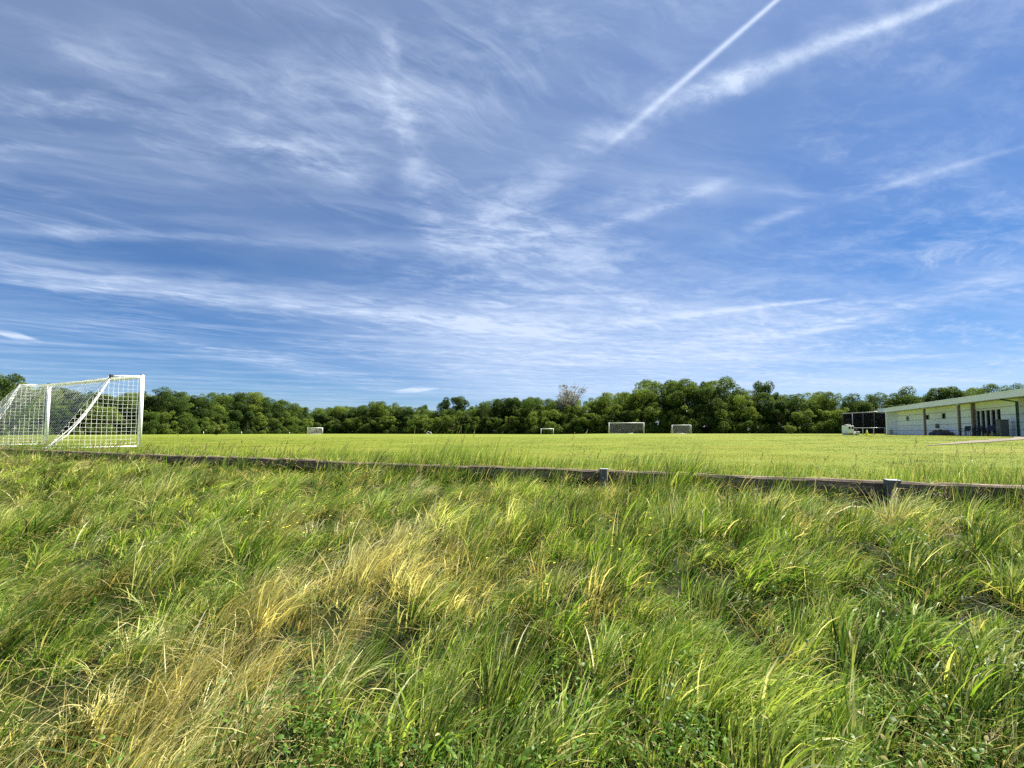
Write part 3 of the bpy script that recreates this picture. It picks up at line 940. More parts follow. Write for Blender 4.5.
def clubhouse():
    O = np.array([35.1, 29.5])                # roof edge near the right border
    ang = math.atan2(UD[1], UD[0])
    OV = 1.15
    zb = 0.12
    root = empty('clubhouse', (O[0], O[1], 0), ang, label='low white clubhouse with grey roof edge and veranda posts', cat='building')
    # local: x = along facade away, y = towards the pitch (left of x)
    def wx(px, v):                            # local x of a pixel column on the plane y = v
        k = (px - 512) / F
        o = O + VD * v
        return (k * o[1] - o[0]) / (UD[0] - k * UD[1])
    Lf = 27.1
    zt = 3.52
    fh = 0.50
    X0 = wx(1020, -OV)
    DEP = 9.0
    # walls with openings left for the glazed doors
    dx1, dx0 = wx(975, -OV), wx(1001, -OV)    # far and near jamb of the doors
    dz = 2.45
    wt = zt - fh + 0.02
    mb = MB()
    def wbox(a, b, z0, z1): mb.box(((a + b) / 2, -OV - 0.125, (z0 + z1) / 2), (b - a, 0.25, z1 - z0))
    wbox(X0, dx0, -0.1, wt); wbox(dx1, Lf - 0.26, -0.1, wt); wbox(dx0, dx1, dz, wt)
    mb.box((X0 + 0.125, -OV - 0.25 - DEP / 2, wt / 2 - 0.05), (0.25, DEP, wt + 0.1))
    mb.box((Lf - 0.13, -OV - 0.25 - DEP / 2, wt / 2 - 0.05), (0.25, DEP, wt + 0.1))
    mb.box(((X0 + Lf) / 2, -OV - 0.25 - DEP - 0.125, wt / 2 - 0.05), (Lf - X0, 0.25, wt + 0.1))
    mb.build('wall', M_WALL, root)
    mb = MB(); mb.box((Lf - 0.13, (-OV + 0.02 - 0.06) / 2 - 0.02, (wt - 0.1) / 2), (0.26, OV - 0.06, wt + 0.09)); mb.build('end_pier', M_WALL, root)
    # horizontal joints of the blockwork
    for z in (0.72, 1.30, 1.88, 2.46):
        mb = MB()
        for a, b in ((X0, dx0), (dx1, Lf - 0.27)):
            if z > dz: continue
            mb.box(((a + b) / 2, -OV + 0.004, z), (b - a - 0.004, 0.02, 0.035))
        if z > dz: mb.box(((X0 + Lf) / 2, -OV + 0.004, z + 0.05), (Lf - X0 - 0.6, 0.02, 0.035))
        mb.box((X0 - 0.004, -OV - DEP / 2, z), (0.02, DEP, 0.035))
        mb.build('wall_joint', M_JOINT, root)
    mb = MB(); mb.box(((dx1 + Lf) / 2, -OV + 0.02, 0.0), (Lf - dx1 - 0.6, 0.03, 0.34)); mb.build('plinth', M_PLINTH, root)
    # roof slab, soffit, fascia
    mb = MB(); mb.box(((Lf - 2.0) / 2, -DEP / 2 - 0.352, zt - 0.075), (Lf + 1.9, DEP + 0.7, 0.14)); rf = mb.build('roof', M_ROOF, root)
    mb = MB(); mb.box(((Lf - 2.0) / 2, -OV / 2 - 0.08, zt - fh + 0.06), (Lf + 2.0, OV + 0.1, 0.05)); mb.build('soffit', M_SOFFIT, root)
    mb = MB(); mb.box(((Lf - 2.0) / 2, 0.03, zt - fh / 2), (Lf + 2.12, 0.06, fh), None, 0.008)
    mb.box((Lf + 0.03, -DEP / 2 - 0.1, zt - fh / 2), (0.06, DEP + 1.5, fh - 0.01)); mb.box((-2.03, -DEP / 2 - 0.1, zt - fh / 2), (0.06, DEP + 1.5, fh - 0.01))
    mb.build('fascia', M_FASCIA, root)
    mb = MB(); mb.box(((Lf - 2.0) / 2, 0.075, zt - 0.03), (Lf + 2.12, 0.05, 0.07), None, 0.006); mb.build('roof_trim', M_FASCIA, root)
    # veranda posts
    for px in (924.5, 959):
        x = wx(px, -0.08)
        mb = MB(); mb.box((x, -0.10, (zt - fh) / 2), (0.2, 0.16, zt - fh + 0.06), None, 0.01); p = mb.build('veranda_post', M_POSTBR, root)
        mb = MB(); mb.box((x, -0.10, zt - fh - 0.06), (0.34, 0.2, 0.1), None, 0.008); mb.build('bracket', M_SOFFIT, p)
    x = wx(973.3, -OV + 0.1)
    mb = MB(); mb.box((x, -OV + 0.1, wt / 2), (0.28, 0.16, wt - 0.02), None, 0.01); mb.build('pilaster', M_POSTBR, root)
    # small high windows
    for px, z, w, h in ((908, 2.12, 0.62, 0.42), (928, 2.12, 0.62, 0.42), (944.4, 2.12, 0.62, 0.46)):
        x = wx(px, -OV)
        mb = MB()
        mb.box((x, -OV + 0.02, z + h / 2 + 0.03), (w + 0.12, 0.05, 0.06)); mb.box((x, -OV + 0.02, z - h / 2 - 0.03), (w + 0.12, 0.05, 0.06))
        for s in (-1, 1): mb.box((x + s * (w / 2 + 0.03), -OV + 0.02, z), (0.06, 0.05, h))
        fr = mb.build('window', M_STEEL, root)
        mb = MB(); mb.box((x, -OV + 0.008, z), (w, 0.016, h)); mb.build('pane', M_GLASS, fr)
    x = wx(937.7, -OV)
    mb = MB(); mb.box((x, -OV + 0.06, 1.15), (0.5, 0.12, 0.42), None, 0.01)
    for k in range(4): mb.box((x, -OV + 0.13, 1.0 + 0.1 * k), (0.42, 0.03, 0.03))
    mb.build('vent_box', M_CABINET, root)
    # glazed doors: frame, four leaves with pale mullions, panes
    wD = dx1 - dx0
    mb = MB()
    mb.box(((dx0 + dx1) / 2, -OV - 0.1, dz - 0.05), (wD, 0.12, 0.1))
    for s in (dx0 + 0.05, dx1 - 0.05): mb.box((s, -OV - 0.1, (dz - 0.1) / 2), (0.1, 0.12, dz - 0.1))
    dr = mb.build('door_frame', M_WHITE, root)
    nL = 5
    for k in range(1, nL):
        xx = dx0 + wD * k / nL
        mb = MB(); mb.box((xx, -OV - 0.09, (dz - 0.1) / 2), (0.12, 0.09, dz - 0.1), None, 0.006); mb.build('mullion', M_FASCIA, dr)
    for k in range(nL):
        a, b = dx0 + wD * k / nL + 0.07, dx0 + wD * (k + 1) / nL - 0.07
        mb = MB(); mb.box(((a + b) / 2, -OV - 0.12, (dz - 0.1) / 2), (b - a, 0.02, dz - 0.12)); mb.build('pane', M_GLASS, dr)
    # corner downpipe
    mb = MB(); mb.tube([(X0 + 0.1, -OV + 0.08, -0.05), (X0 + 0.1, -OV + 0.08, wt - 0.25), (X0 + 0.1, -0.2, wt - 0.05)], 0.07, 10); mb.build('downpipe', M_GREEN, root, True)
    # paved terrace before the doors, with width added to bounce sunlight onto the wall
    mb = MB(); mb.box((11.5, -OV + 0.02 + 1.9, 0.09), (27.0, 3.8, 0.14), None, 0.02); mb.build('terrace', M_SLAB, root)

    def place(px, v):                          # world point
        x = wx(px, v)
        return O + UD * x + VD * v
    zt0 = 0.18
    # tall cabinet
    p = place(1002, -0.55)
    c = empty('cabinet', (p[0], p[1], zt0), ang, label='tall dark grey storage cabinet beside the glazed clubhouse doors', cat='cabinet')
    mb = MB(); mb.box((0, 0, 0.66), (0.62, 0.45, 1.22), None, 0.02); mb.build('body', M_CABINET, c)
    for s in (-1, 1):
        mb = MB(); mb.box((s * 0.153, 0.232, 0.66), (0.29, 0.02, 1.12), None, 0.006); dd = mb.build('door', M_CABINET, c)
        mb = MB(); mb.box((s * 0.05, 0.25, 0.72), (0.03, 0.03, 0.16)); mb.build('handle', M_STEEL, dd)
    mb = MB(); mb.box((0, 0.01, 1.29), (0.68, 0.52, 0.05), None, 0.01); mb.build('top', M_CABINET, c)
    for s in (-1, 1): 
        mb = MB(); mb.box((s * 0.24, 0, 0.025), (0.08, 0.4, 0.05)); mb.build('foot', M_DARKMETAL, c)
    # terrace chairs
    def chair():
        r = empty('chair', (0, 0, 0))
        mb = MB(); mb.box((0, 0, 0.44), (0.46, 0.44, 0.035), None, 0.01); mb.build('seat', M_PLASTIC, r)
        mb = MB(); mb.box((0, -0.25, 0.68), (0.46, 0.03, 0.42), Matrix.Rotation(0.22, 3, 'X'), 0.01); mb.build('backrest', M_PLASTIC, r)
        for sx in (-1, 1):
            for sy in (-1, 1):
                mb = MB(); mb.tube([(sx * 0.2, sy * 0.19, 0.43), (sx * 0.23, sy * 0.23, 0)], 0.018, 6); mb.build('leg', M_PLASTIC, r, True)
            mb = MB(); mb.tube([(sx * 0.25, 0.2, 0.43), (sx * 0.25, 0.18, 0.64), (sx * 0.25, -0.26, 0.66)], 0.018, 6); mb.build('armrest', M_PLASTIC, r, True)
        return r
    proto = chair()
    labs = ['dark terrace chair farthest left, next to the right veranda post', 'second dark terrace chair from the right veranda post', 'middle dark terrace chair of the five before the doors',
            'dark terrace chair two places left of the cabinet', 'dark terrace chair standing closest to the tall cabinet']
    for i, (px, v, rz, lab) in enumerate(zip((964.5, 970, 976.5, 983, 990), (-0.3, -0.45, -0.35, -0.5, -0.3), (0.5, -0.6, 0.3, 2.6, 0.9), labs)):
        o = proto if i == 0 else copy_tree(proto)
        p = place(px, v)
        o.location = (p[0], p[1], zt0); o.rotation_euler = (0, 0, ang + rz)
        tag(o, lab, 'chair', 'dark chairs on the clubhouse terrace')
    # low table among them
    p = place(980, -0.05)
    t = empty('table', (p[0], p[1], zt0), ang, label='low dark table among the chairs before the glazed doors', cat='table')
    mb = MB(); mb.tube([(0, 0, 0.66), (0, 0, 0.69)], 0.5, 20); mb.build('tabletop', M_PLASTIC, t)
    for k in range(4):
        a = PI / 4 + k * PI / 2
        mb = MB(); mb.tube([(0.3 * math.cos(a), 0.3 * math.sin(a), 0.66), (0.38 * math.cos(a), 0.38 * math.sin(a), 0)], 0.022, 6); mb.build('leg', M_PLASTIC, t, True)
    # dark tarpaulin heap between the posts
    p = place(940, -0.55)
    hp = empty('tarpaulin_heap', (p[0], p[1], 0.1), ang, label='long dark tarpaulin covered heap lying against the white clubhouse wall', cat='heap')
    mb = MB()
    nu, nv = 36, 12
    g = []
    for i in range(nu + 1):
        row = []
        for j in range(nv + 1):
            u, v = i / nu * 2 - 1, j / nv
            a = PI * v
            env = max(0.0, 1 - abs(u) ** 3.2) ** 0.5
            r = 0.62 * env * (1 + 0.12 * math.sin(9 * u + 3 * a) + 0.08 * math.sin(17 * u - 5 * a)) + 0.02
            row.append(mb.bm.verts.new((u * 1.55, 0.62 * r / 0.62 * math.cos(a), 0.95 * r * math.sin(a))))
        g.append(row)
    for i in range(nu):
        for j in range(nv):
            mb.bm.faces.new((g[i][j], g[i + 1][j], g[i + 1][j + 1], g[i][j + 1]))
    mb.build('cover', M_TARP, hp, True)
    mb = MB(); mb.tube([(0.3, 0.66 * math.cos(PI * k / 10), 0.66 * 0.98 * math.sin(PI * k / 10)) for k in range(11)], 0.018, 6); mb.build('strap', M_CABINET, hp, True)
    # little grey box by the far corner
    p = place(890.5, 0.25)
    b = empty('meter_box', (p[0], p[1], gz(*p)), ang, label='small grey box on the grass at the far corner of the clubhouse', cat='box')
    mb = MB(); mb.box((0, 0, 0.26), (0.4, 0.3, 0.52), None, 0.02); mb.build('body', M_STEEL, b)
    mb = MB(); mb.box((0, 0, 0.545), (0.46, 0.36, 0.04), None, 0.01); mb.build('lid', M_CABINET, b)


clubhouse()


# ------------------------------------------------------------------ black practice cage and odds and ends beside it
def cage():
    A = np.array([(842.5 - 512) / F * 66, 66.0]); B = np.array([(886 - 512) / F * 58.5, 58.5])
    L = float(np.linalg.norm(B - A)); ang = math.atan2(B[1] - A[1], B[0] - A[0])
    h = 3.15
    root = empty('netting_cage', (A[0], A[1], gz(*A)), ang, label='black netting cage on steel poles left of the clubhouse', cat='cage')
    DEPTH = 6.0
    n = 5
    for k in range(n):
        for y in (0, DEPTH):
            mb = MB(); mb.tube([(L * k / (n - 1), y, -0.05), (L * k / (n - 1), y, h)], 0.045, 8); mb.build('pole', M_STEEL if k == 1 else M_DARKMETAL, root, True)
    for y in (0, DEPTH):
        mb = MB(); mb.tube([(0, y, h), (L, y, h)], 0.04, 8); mb.build('top_rail', M_STEEL, root, True)
    # netting: heavy screen cloth with slack folds, hung between the poles
    for y, nm in ((0.06, 'screen'), (DEPTH - 0.06, 'screen')):
        mb = MB(); nu = 90; rows = []
        for i in range(nu + 1):
            u = i / nu
            fold = 0.05 * math.sin(u * 55) + 0.03 * math.sin(u * 131 + 1)
            rows.append([mb.bm.verts.new((L * u, y + fold * (0.3 + 0.7 * t), 0.12 + (h - 0.16 - 0.06 * abs(math.sin(u * PI * (n - 1)))) * (1 - t))) for t in (0, 0.25, 0.5, 0.75, 1.0)])
        for a, b in zip(rows, rows[1:]):
            for k in range(4): mb.bm.faces.new((a[k], b[k], b[k + 1], a[k + 1]))
        o = mb.build(nm, M_BLACKNET, root, True)
        sm = o.modifiers.new('thickness', 'SOLIDIFY'); sm.thickness = 0.012
    for x in (0.05, L - 0.05):
        mb = MB(); mb.box((x, DEPTH / 2, h / 2 + 0.05), (0.02, DEPTH - 0.2, h - 0.2)); mb.build('side_screen', M_BLACKNET, root)
    # low rail in front
    q0 = np.array([(852 - 512) / F * 57, 57.0]); q1 = np.array([(884.5 - 512) / F * 52.5, 52.5])
    L2 = float(np.linalg.norm(q1 - q0)); a2 = math.atan2(q1[1] - q0[1], q1[0] - q0[0])
    r2 = empty('barrier', (q0[0], q0[1], gz(*q0)), a2, label='low metal rail barrier in front of the black netting cage', cat='barrier')
    for k in range(4):
        mb = MB(); mb.tube([(L2 * k / 3, 0, -0.05), (L2 * k / 3, 0, 0.85)], 0.04, 8); mb.build('post', M_STEEL, r2, True)
    mb = MB(); mb.tube([(0, 0, 0.86), (L2, 0, 0.86)], 0.04, 8); mb.build('rail', M_STEEL, r2, True)


cage()


def oddments():
    Y = 47.0
    x = (847.5 - 512) / F * Y
    r = empty('generator', (x, Y, gz(x, Y)), 0.25, label='white box shaped unit with dark panels standing on the grass', cat='machine')
    mb = MB(); mb.box((0, 0, 0.62), (0.86, 0.7, 0.8), None, 0.05); mb.build('body', M_WHITE, r)
    for sx in (-0.22, 0.2):
        mb = MB(); mb.box((sx, -0.357, 0.78), (0.26, 0.03, 0.26), None, 0.01); mb.build('panel', M_DARKMETAL, r)
    mb = MB(); mb.tube([(-0.4, 0, 1.0), (-0.4, 0, 1.14), (0.4, 0, 1.14), (0.4, 0, 1.0)], 0.025, 8); mb.build('handle', M_STEEL, r, True)
    for sx in (-0.34, 0.34):
        mb = MB(); mb.box((sx, 0, 0.11), (0.1, 0.62, 0.22), None, 0.01); mb.build('foot', M_STEEL, r)
    x2 = (856 - 512) / F * Y
    b = empty('bucket', (x2, Y, gz(x2, Y)), 0, label='pale tub on the grass between white unit and yellow cone', cat='tub')
    mb = MB(); mb.tube([(0, 0, 0), (0, 0, 0.36)], [0.21, 0.27], 16, True); mb.build('body', M_STEEL, b, True)
    mb = MB(); mb.tube([(0.28 * math.cos(a), 0.28 * math.sin(a), 0.365) for a in np.linspace(0, 2 * PI, 17)], 0.018, 6, False); mb.build('rim', M_WHITE, b, True)
    mb = MB(); mb.tube([(0.27 * math.cos(a), 0, 0.36 + 0.2 * math.sin(a)) for a in np.linspace(0, PI, 9)], 0.012, 6); mb.build('handle', M_DARKMETAL, b, True)
    x3 = (866.3 - 512) / F * 46.0
    c = empty('traffic_cone', (x3, 46.0, gz(x3, 46.0)), 0.3, label='bright yellow cone on the grass before the netting cage', cat='cone')
    mb = MB(); mb.box((0, 0, 0.025), (0.4, 0.4, 0.05), None, 0.012); mb.build('base', M_YELLOW, c)
    mb = MB(); mb.tube([(0, 0, 0.05), (0, 0, 0.2), (0, 0, 0.55)], [0.16, 0.11, 0.035], 16); mb.build('body', M_YELLOW, c, True)


oddments()


# ------------------------------------------------------------------ trees
def crown_mesh(name, seed, h, r, z0, nleaf, leaf, mat, nclump=46, squash=1.0, sparse=False, upness=0.25):
    """leaf sprays on many clumps spread through an uneven crown from z0 to h"""
    g = np.random.default_rng(seed)
    cz, rz = (h + z0) / 2, (h - z0) / 2
    # lobes give the crown its uneven outline
    C = []
    while len(C) < nclump:
        d = g.normal(0, 1, 3); d /= np.linalg.norm(d)
        rad = g.uniform(0.35, 0.93) ** 0.7
        wob = 1 + 0.26 * math.sin(3 * math.atan2(d[1], d[0]) + seed) * (1 - 0.6 * abs(d[2])) + 0.16 * math.sin(5 * d[2] + seed * 2 + 2 * math.atan2(d[1], d[0]))
        rr = rad * wob
        c = np.array([d[0] * r * rr, d[1] * r * rr, cz + d[2] * rz * min(rr, 0.95)])
        C.append(np.append(c, r * g.choice([0.13, 0.18, 0.24, 0.34]) * g.uniform(0.85, 1.15) * (1.0 if not sparse else 0.8)))
    C = np.array(C)
    C[:, 2] = np.clip(C[:, 2], max(z0, 0.0) + 0.2, h - C[:, 3] * 0.8)
    w = C[:, 3] ** 2; w /= w.sum()
    k = g.choice(len(C), nleaf, p=w)
    d = g.normal(0, 1, (nleaf, 3)); d[:, 2] += upness; d /= np.linalg.norm(d, axis=1)[:, None]
    rad = g.uniform(0.45, 1.12, nleaf) ** 0.6
    pos = C[k, :3] + d * (C[k, 3] * rad)[:, None] * np.array([1, 1, 0.85])
    low = pos[:, 2] < 0.05
    pos[low, 2] = g.uniform(0.05, 1.2, low.sum())
    nrm = d + g.normal(0, 0.75, (nleaf, 3)) + np.array([0, 0, 0.35])
    nrm /= np.linalg.norm(nrm, axis=1)[:, None]
    u = np.cross(nrm, g.normal(0, 1, (nleaf, 3))); u /= np.linalg.norm(u, axis=1)[:, None]
    v = np.cross(nrm, u)
    a = leaf * g.uniform(0.55, 1.35, nleaf); b = a * g.uniform(0.45, 0.75, nleaf)
    U, V = u * a[:, None], v * b[:, None]
    bend = nrm * (a * g.uniform(-0.25, 0.1, nleaf))[:, None]
    q = np.stack([pos - U * 0.5 + bend, pos - V * 0.5 + U * g.uniform(-.15, .15, nleaf)[:, None], pos + U * 0.5 + bend, pos + V * 0.5 + U * g.uniform(-.15, .15, nleaf)[:, None]], 1)
    att = np.zeros((nleaf, 3))
    ct = g.random(len(C))
    att[:, 1] = np.clip(0.65 * ct[k] + 0.35 * g.random(nleaf), 0, 1)
    o = np_mesh(name, q.reshape(-1, 3), np.arange(nleaf * 4).reshape(-1, 4), mat, np.repeat(att, 4, 0), None, False)
    return o, C


def trunk_mesh(name, seed, h, z0, C, mat, r0=0.22, limbs=9, twigs=0):
    g = random.Random(seed)
    mb = MB()
    top = z0 + (h - z0) * 0.75
    pts = [(g.gauss(0, 0.06) * k, g.gauss(0, 0.06) * k, -0.15 + (top + 0.15) * k / 7) for k in range(8)]
    mb.tube(pts, [r0 * (1.25 if k == 0 else 1) * (1 - 0.11 * k) for k in range(8)], 8)
    for i in range(min(limbs, len(C))):
        c = C[i]
        t = g.uniform(0.3, 0.8); k = int(t * 7)
        a = Vector(pts[k]); b = Vector(c[:3])
        m = a.lerp(b, 0.5) + Vector((0, 0, -0.2))
        mb.tube([a, m, b], [r0 * 0.42 * (1 - 0.4 * t), r0 * 0.25, 0.025], 6)
        for _ in range(twigs):
            q0 = a.lerp(b, g.uniform(0.35, 1)); dv = Vector((g.gauss(0, 1), g.gauss(0, 1), abs(g.gauss(0.8, 0.6))))
            dv.normalize()
            q1 = q0 + dv * g.uniform(0.6, 1.5); q2 = q1 + (dv + Vector((g.gauss(0, .4), g.gauss(0, .4), 0.2))) * g.uniform(0.3, 0.9)
            mb.tube([q0, q1, q2], [0.045, 0.03, 0.015], 4, False)
    return mb.build(name, mat, None, True)


PROTO = {}


def make_proto(key, name, seed, h, r, z0, nleaf, leaf, mat, bark=None, part='crown', **kw):
    tw = kw.pop('twigs', 0); limbs = kw.pop('limbs', 9); r0 = kw.pop('r0', 0.22)
    cr, C = crown_mesh(part, seed, h, r, z0, nleaf, leaf, mat, **kw)
    tr = trunk_mesh('trunk' if part == 'crown' else 'stem', seed, h, z0, C, bark or M_BARK, r0, limbs, tw)
    PROTO[key] = (name, cr, tr, h, r, [True])


for i in range(5):
    make_proto('tree%d' % i, 'broadleaf_tree', 20 + i, 11.0, 4.2 + 0.35 * (i % 3), 1.2, 20000, 0.27, M_CROWN if i % 5 not in (1, 3) else M_CROWN_D, nclump=78, upness=0.15 + 0.1 * i)
for i in range(4):
    make_proto('shrub%d' % i, 'hedge_shrub', 40 + i, 6.0, 2.9 + 0.25 * (i % 2), -2.6, 13000, 0.25, M_CROWN if i != 2 else M_CROWN_D, None, 'foliage', nclump=56, r0=0.12, limbs=6)
make_proto('dome', 'broadleaf_tree', 61, 11.0, 5.2, 2.4, 19000, 0.27, M_CROWN_D)
make_proto('oak', 'broadleaf_tree', 62, 11.0, 5.0, 2.0, 13000, 0.28, M_CROWN_D, nclump=38)
make_proto('bare', 'sparse_tree', 63, 11.0, 3.0, 2.2, 2600, 0.24, M_CROWN_G, M_BARK_G, nclump=60, sparse=True, twigs=14, limbs=50, r0=0.2)
make_proto('pale', 'flowering_shrub', 64, 4.0, 2.6, 0.0, 4200, 0.30, M_CROWN_L, None, 'foliage', nclump=26, r0=0.1, limbs=5)
make_proto('greyg', 'broadleaf_tree', 65, 9.0, 4.0, 1.0, 7500, 0.38, M_CROWN_G)


def plant(key, x, y, h, label, group=None, cat='tree', wide=1.0):
    name, cr, tr, h0, r0, first = PROTO[key]
    rz = random.uniform(0, 2 * PI)
    root = empty(name, (x, y, gz(x, y)), rz, label=label, cat=cat, group=group)
    s = h / h0
    w = s * wide * random.uniform(0.92, 1.1)
    root.scale = (w, w, s)
    for src in (cr, tr):
        if first[0]:
            o = src
        else:
            o = src.copy(); COL.objects.link(o)
        o.parent = root
    first[0] = False
    return root


# skyline of the photograph: pixel column -> row of the tree tops
SKY = np.array([(-160, 380), (-60, 376), (0, 375), (12, 377), (20, 386), (40, 386), (60, 387), (90, 387), (105, 391), (130, 391), (147, 389), (170, 388), (180, 391), (190, 396), (210, 392), (227, 391), (248, 392), (267, 396),
                (285, 399), (299, 405), (313, 408), (325, 407), (337, 405), (349, 407), (363, 402), (374, 400.5), (391, 401.5), (403, 405), (414, 409), (430, 409), (470, 410), (478, 403), (490, 395.5), (509, 397), (521, 393), (533, 395),
                (550, 395), (558, 401), (580, 400), (586, 393), (595, 394), (614, 392), (621, 395), (629, 388), (640, 383), (649, 378), (677, 377), (696, 380), (709, 378), (726, 380), (739, 387), (746, 394), (790, 395), (800, 396), (813, 393), (828, 393), (847, 390),
                (856, 391), (870, 396), (885, 392), (904, 391), (916, 386), (947, 387), (966, 387), (985, 387), (1006, 386), (1100, 384), (1250, 384)])


def sky_h(x, y):
    px = 512 + F * x / y
    return CAMZ + (432 - np.interp(px, SKY[:, 0], SKY[:, 1])) / F * y


LINE = np.array([(-112, 50), (-97, 66), (-61, 138), (-30, 124.2), (29, 98), (57, 85.5), (84, 73.5), (125, 55)], float)
seg = np.linalg.norm(np.diff(LINE, axis=0), axis=1)
cum = np.concatenate([[0], np.cumsum(seg)])


def along(s, off):
    i = int(np.clip(np.searchsorted(cum, s) - 1, 0, len(seg) - 1))
    t = (s - cum[i]) / seg[i]
    p = LINE[i] + (LINE[i + 1] - LINE[i]) * t
    d = (LINE[i + 1] - LINE[i]) / seg[i]
    nrm = np.array([-d[1], d[0]])           # away from the pitch
    return p + nrm * off


SECT = [(-999, 165, 'behind the near white goal', 'near goal'), (165, 335, 'on the left behind the small far goal', 'left far goal'), (335, 480, 'left of the bare goal frame beyond the pitch', 'left hedge'),
        (480, 625, 'behind the bare goal frame', 'bare goal frame'), (625, 745, 'behind the two far netted goals', 'netted goals'), (745, 842, 'between the far netted goals and the netting cage', 'gap before cage'), (842, 9999, 'behind the cage and clubhouse', 'clubhouse')]


def section(x, y):
    px = 512 + F * x / y
    for a, b, t, g in SECT:
        if a <= px < b: return t, g


s = 0.0
while s < cum[-1]:                            # front row: shrubs that reach the ground
    p = along(s, random.uniform(-0.6, 0.9))
    t, g = section(*p)
    px = 512 + F * p[0] / p[1]
    hmax = sky_h(*p)
    h = min(random.uniform(4.6, 6.6), hmax * 0.92)
    if 640 < px < 735: h = min(hmax * 0.62, random.uniform(6.0, 7.5))
    plant('shrub%d' % random.randrange(4), p[0], p[1], h, 'dense green shrub of the hedge ' + t, 'hedge shrubs, ' + g, 'shrub')
    s += random.uniform(3.0, 4.2)
s = 2.0
while s < cum[-1]:                            # a second, hidden line of shrubs thickens the hedge
    p = along(s, random.uniform(6.5, 9.0))
    t, g = section(*p)
    plant('shrub%d' % random.randrange(4), p[0], p[1], random.uniform(4.2, 5.4), 'dense green shrub of the hedge ' + t, 'hedge shrubs, ' + g, 'shrub')
    s += random.uniform(4.4, 5.2)
for row, off, step, k in ((1, 5.0, 4.6, 1.0), (2, 10.5, 6.5, 0.96)):
    s = 1.0
    while s < cum[-1]:
        p = along(s, off + random.uniform(-1.2, 1.2))
        t, g = section(*p)
        px = 512 + F * p[0] / p[1]
        s += step * random.uniform(0.8, 1.25)
        # height is set by the lowest skyline its own width covers
        wpx = 2.2 / p[1] * F
        rows = np.interp(np.linspace(px - wpx, px + wpx, 7), SKY[:, 0], SKY[:, 1])
        h = CAMZ + (432 - np.mean(np.sort(rows)[-5:])) / F * p[1]
        h *= k * random.uniform(0.95, 1.03)
        if row == 2 and random.random() < 0.3: h *= 1.04
        if h < 5.5: continue
        plant('tree%d' % random.randrange(5), p[0], p[1], h, 'leafy green tree rising above the hedge ' + t, 'trees, ' + g, 'tree', wide=0.95 if h > 8 else 1.15)


def px_plant(key, px, y, top, label, cat='tree', wide=1.0, group=None):
    x = (px - 512) / F * y
    plant(key, x, y, CAMZ + (432 - top) / F * y, label, group, cat, wide)


for px, y, tp in [(311, 145, 408), (318, 150, 409), (326, 146, 408.5), (333, 148, 407), (340, 143, 406), (322, 160, 408)]:
    px_plant('tree%d' % random.randrange(5), px, y, tp, 'leafy green tree rising above the hedge on the left behind the small far goal', wide=1.2, group='trees, left far goal')
px_plant('dome', 453, 128, 396.5, 'round dark dome tree standing alone above the low hedge', wide=0.95)
px_plant('oak', 425, 136, 405, 'small dark tree just left of the round dome tree', wide=0.8)
px_plant('bare', 570, 112, 383.0, 'tall thin grey twiggy tree with sparse leaves', 'tree', 1.0)
px_plant('oak', 767, 94, 382, 'open crowned dark oak standing apart above the hedge', wide=0.72)
px_plant('oak', 2, 68, 373.5, 'big dark tree at the left end behind the near goal', wide=0.9)
px_plant('pale', 216, 78, 420.5, 'pale yellow green bush at the foot of the left trees', 'shrub', 1.0)
px_plant('pale', 790, 72, 424, 'pale green shrub at the hedge foot left of the cage', 'shrub', 0.8)
for k in PROTO:
    if PROTO[k][5][0]:                        # a kind that was never planted
        for o in PROTO[k][1:3]: bpy.data.objects.remove(o)


# ------------------------------------------------------------------ sky, sun
SUN_EL, SUN_AZ = math.radians(54), math.radians(60)      # azimuth to the right of the view direction


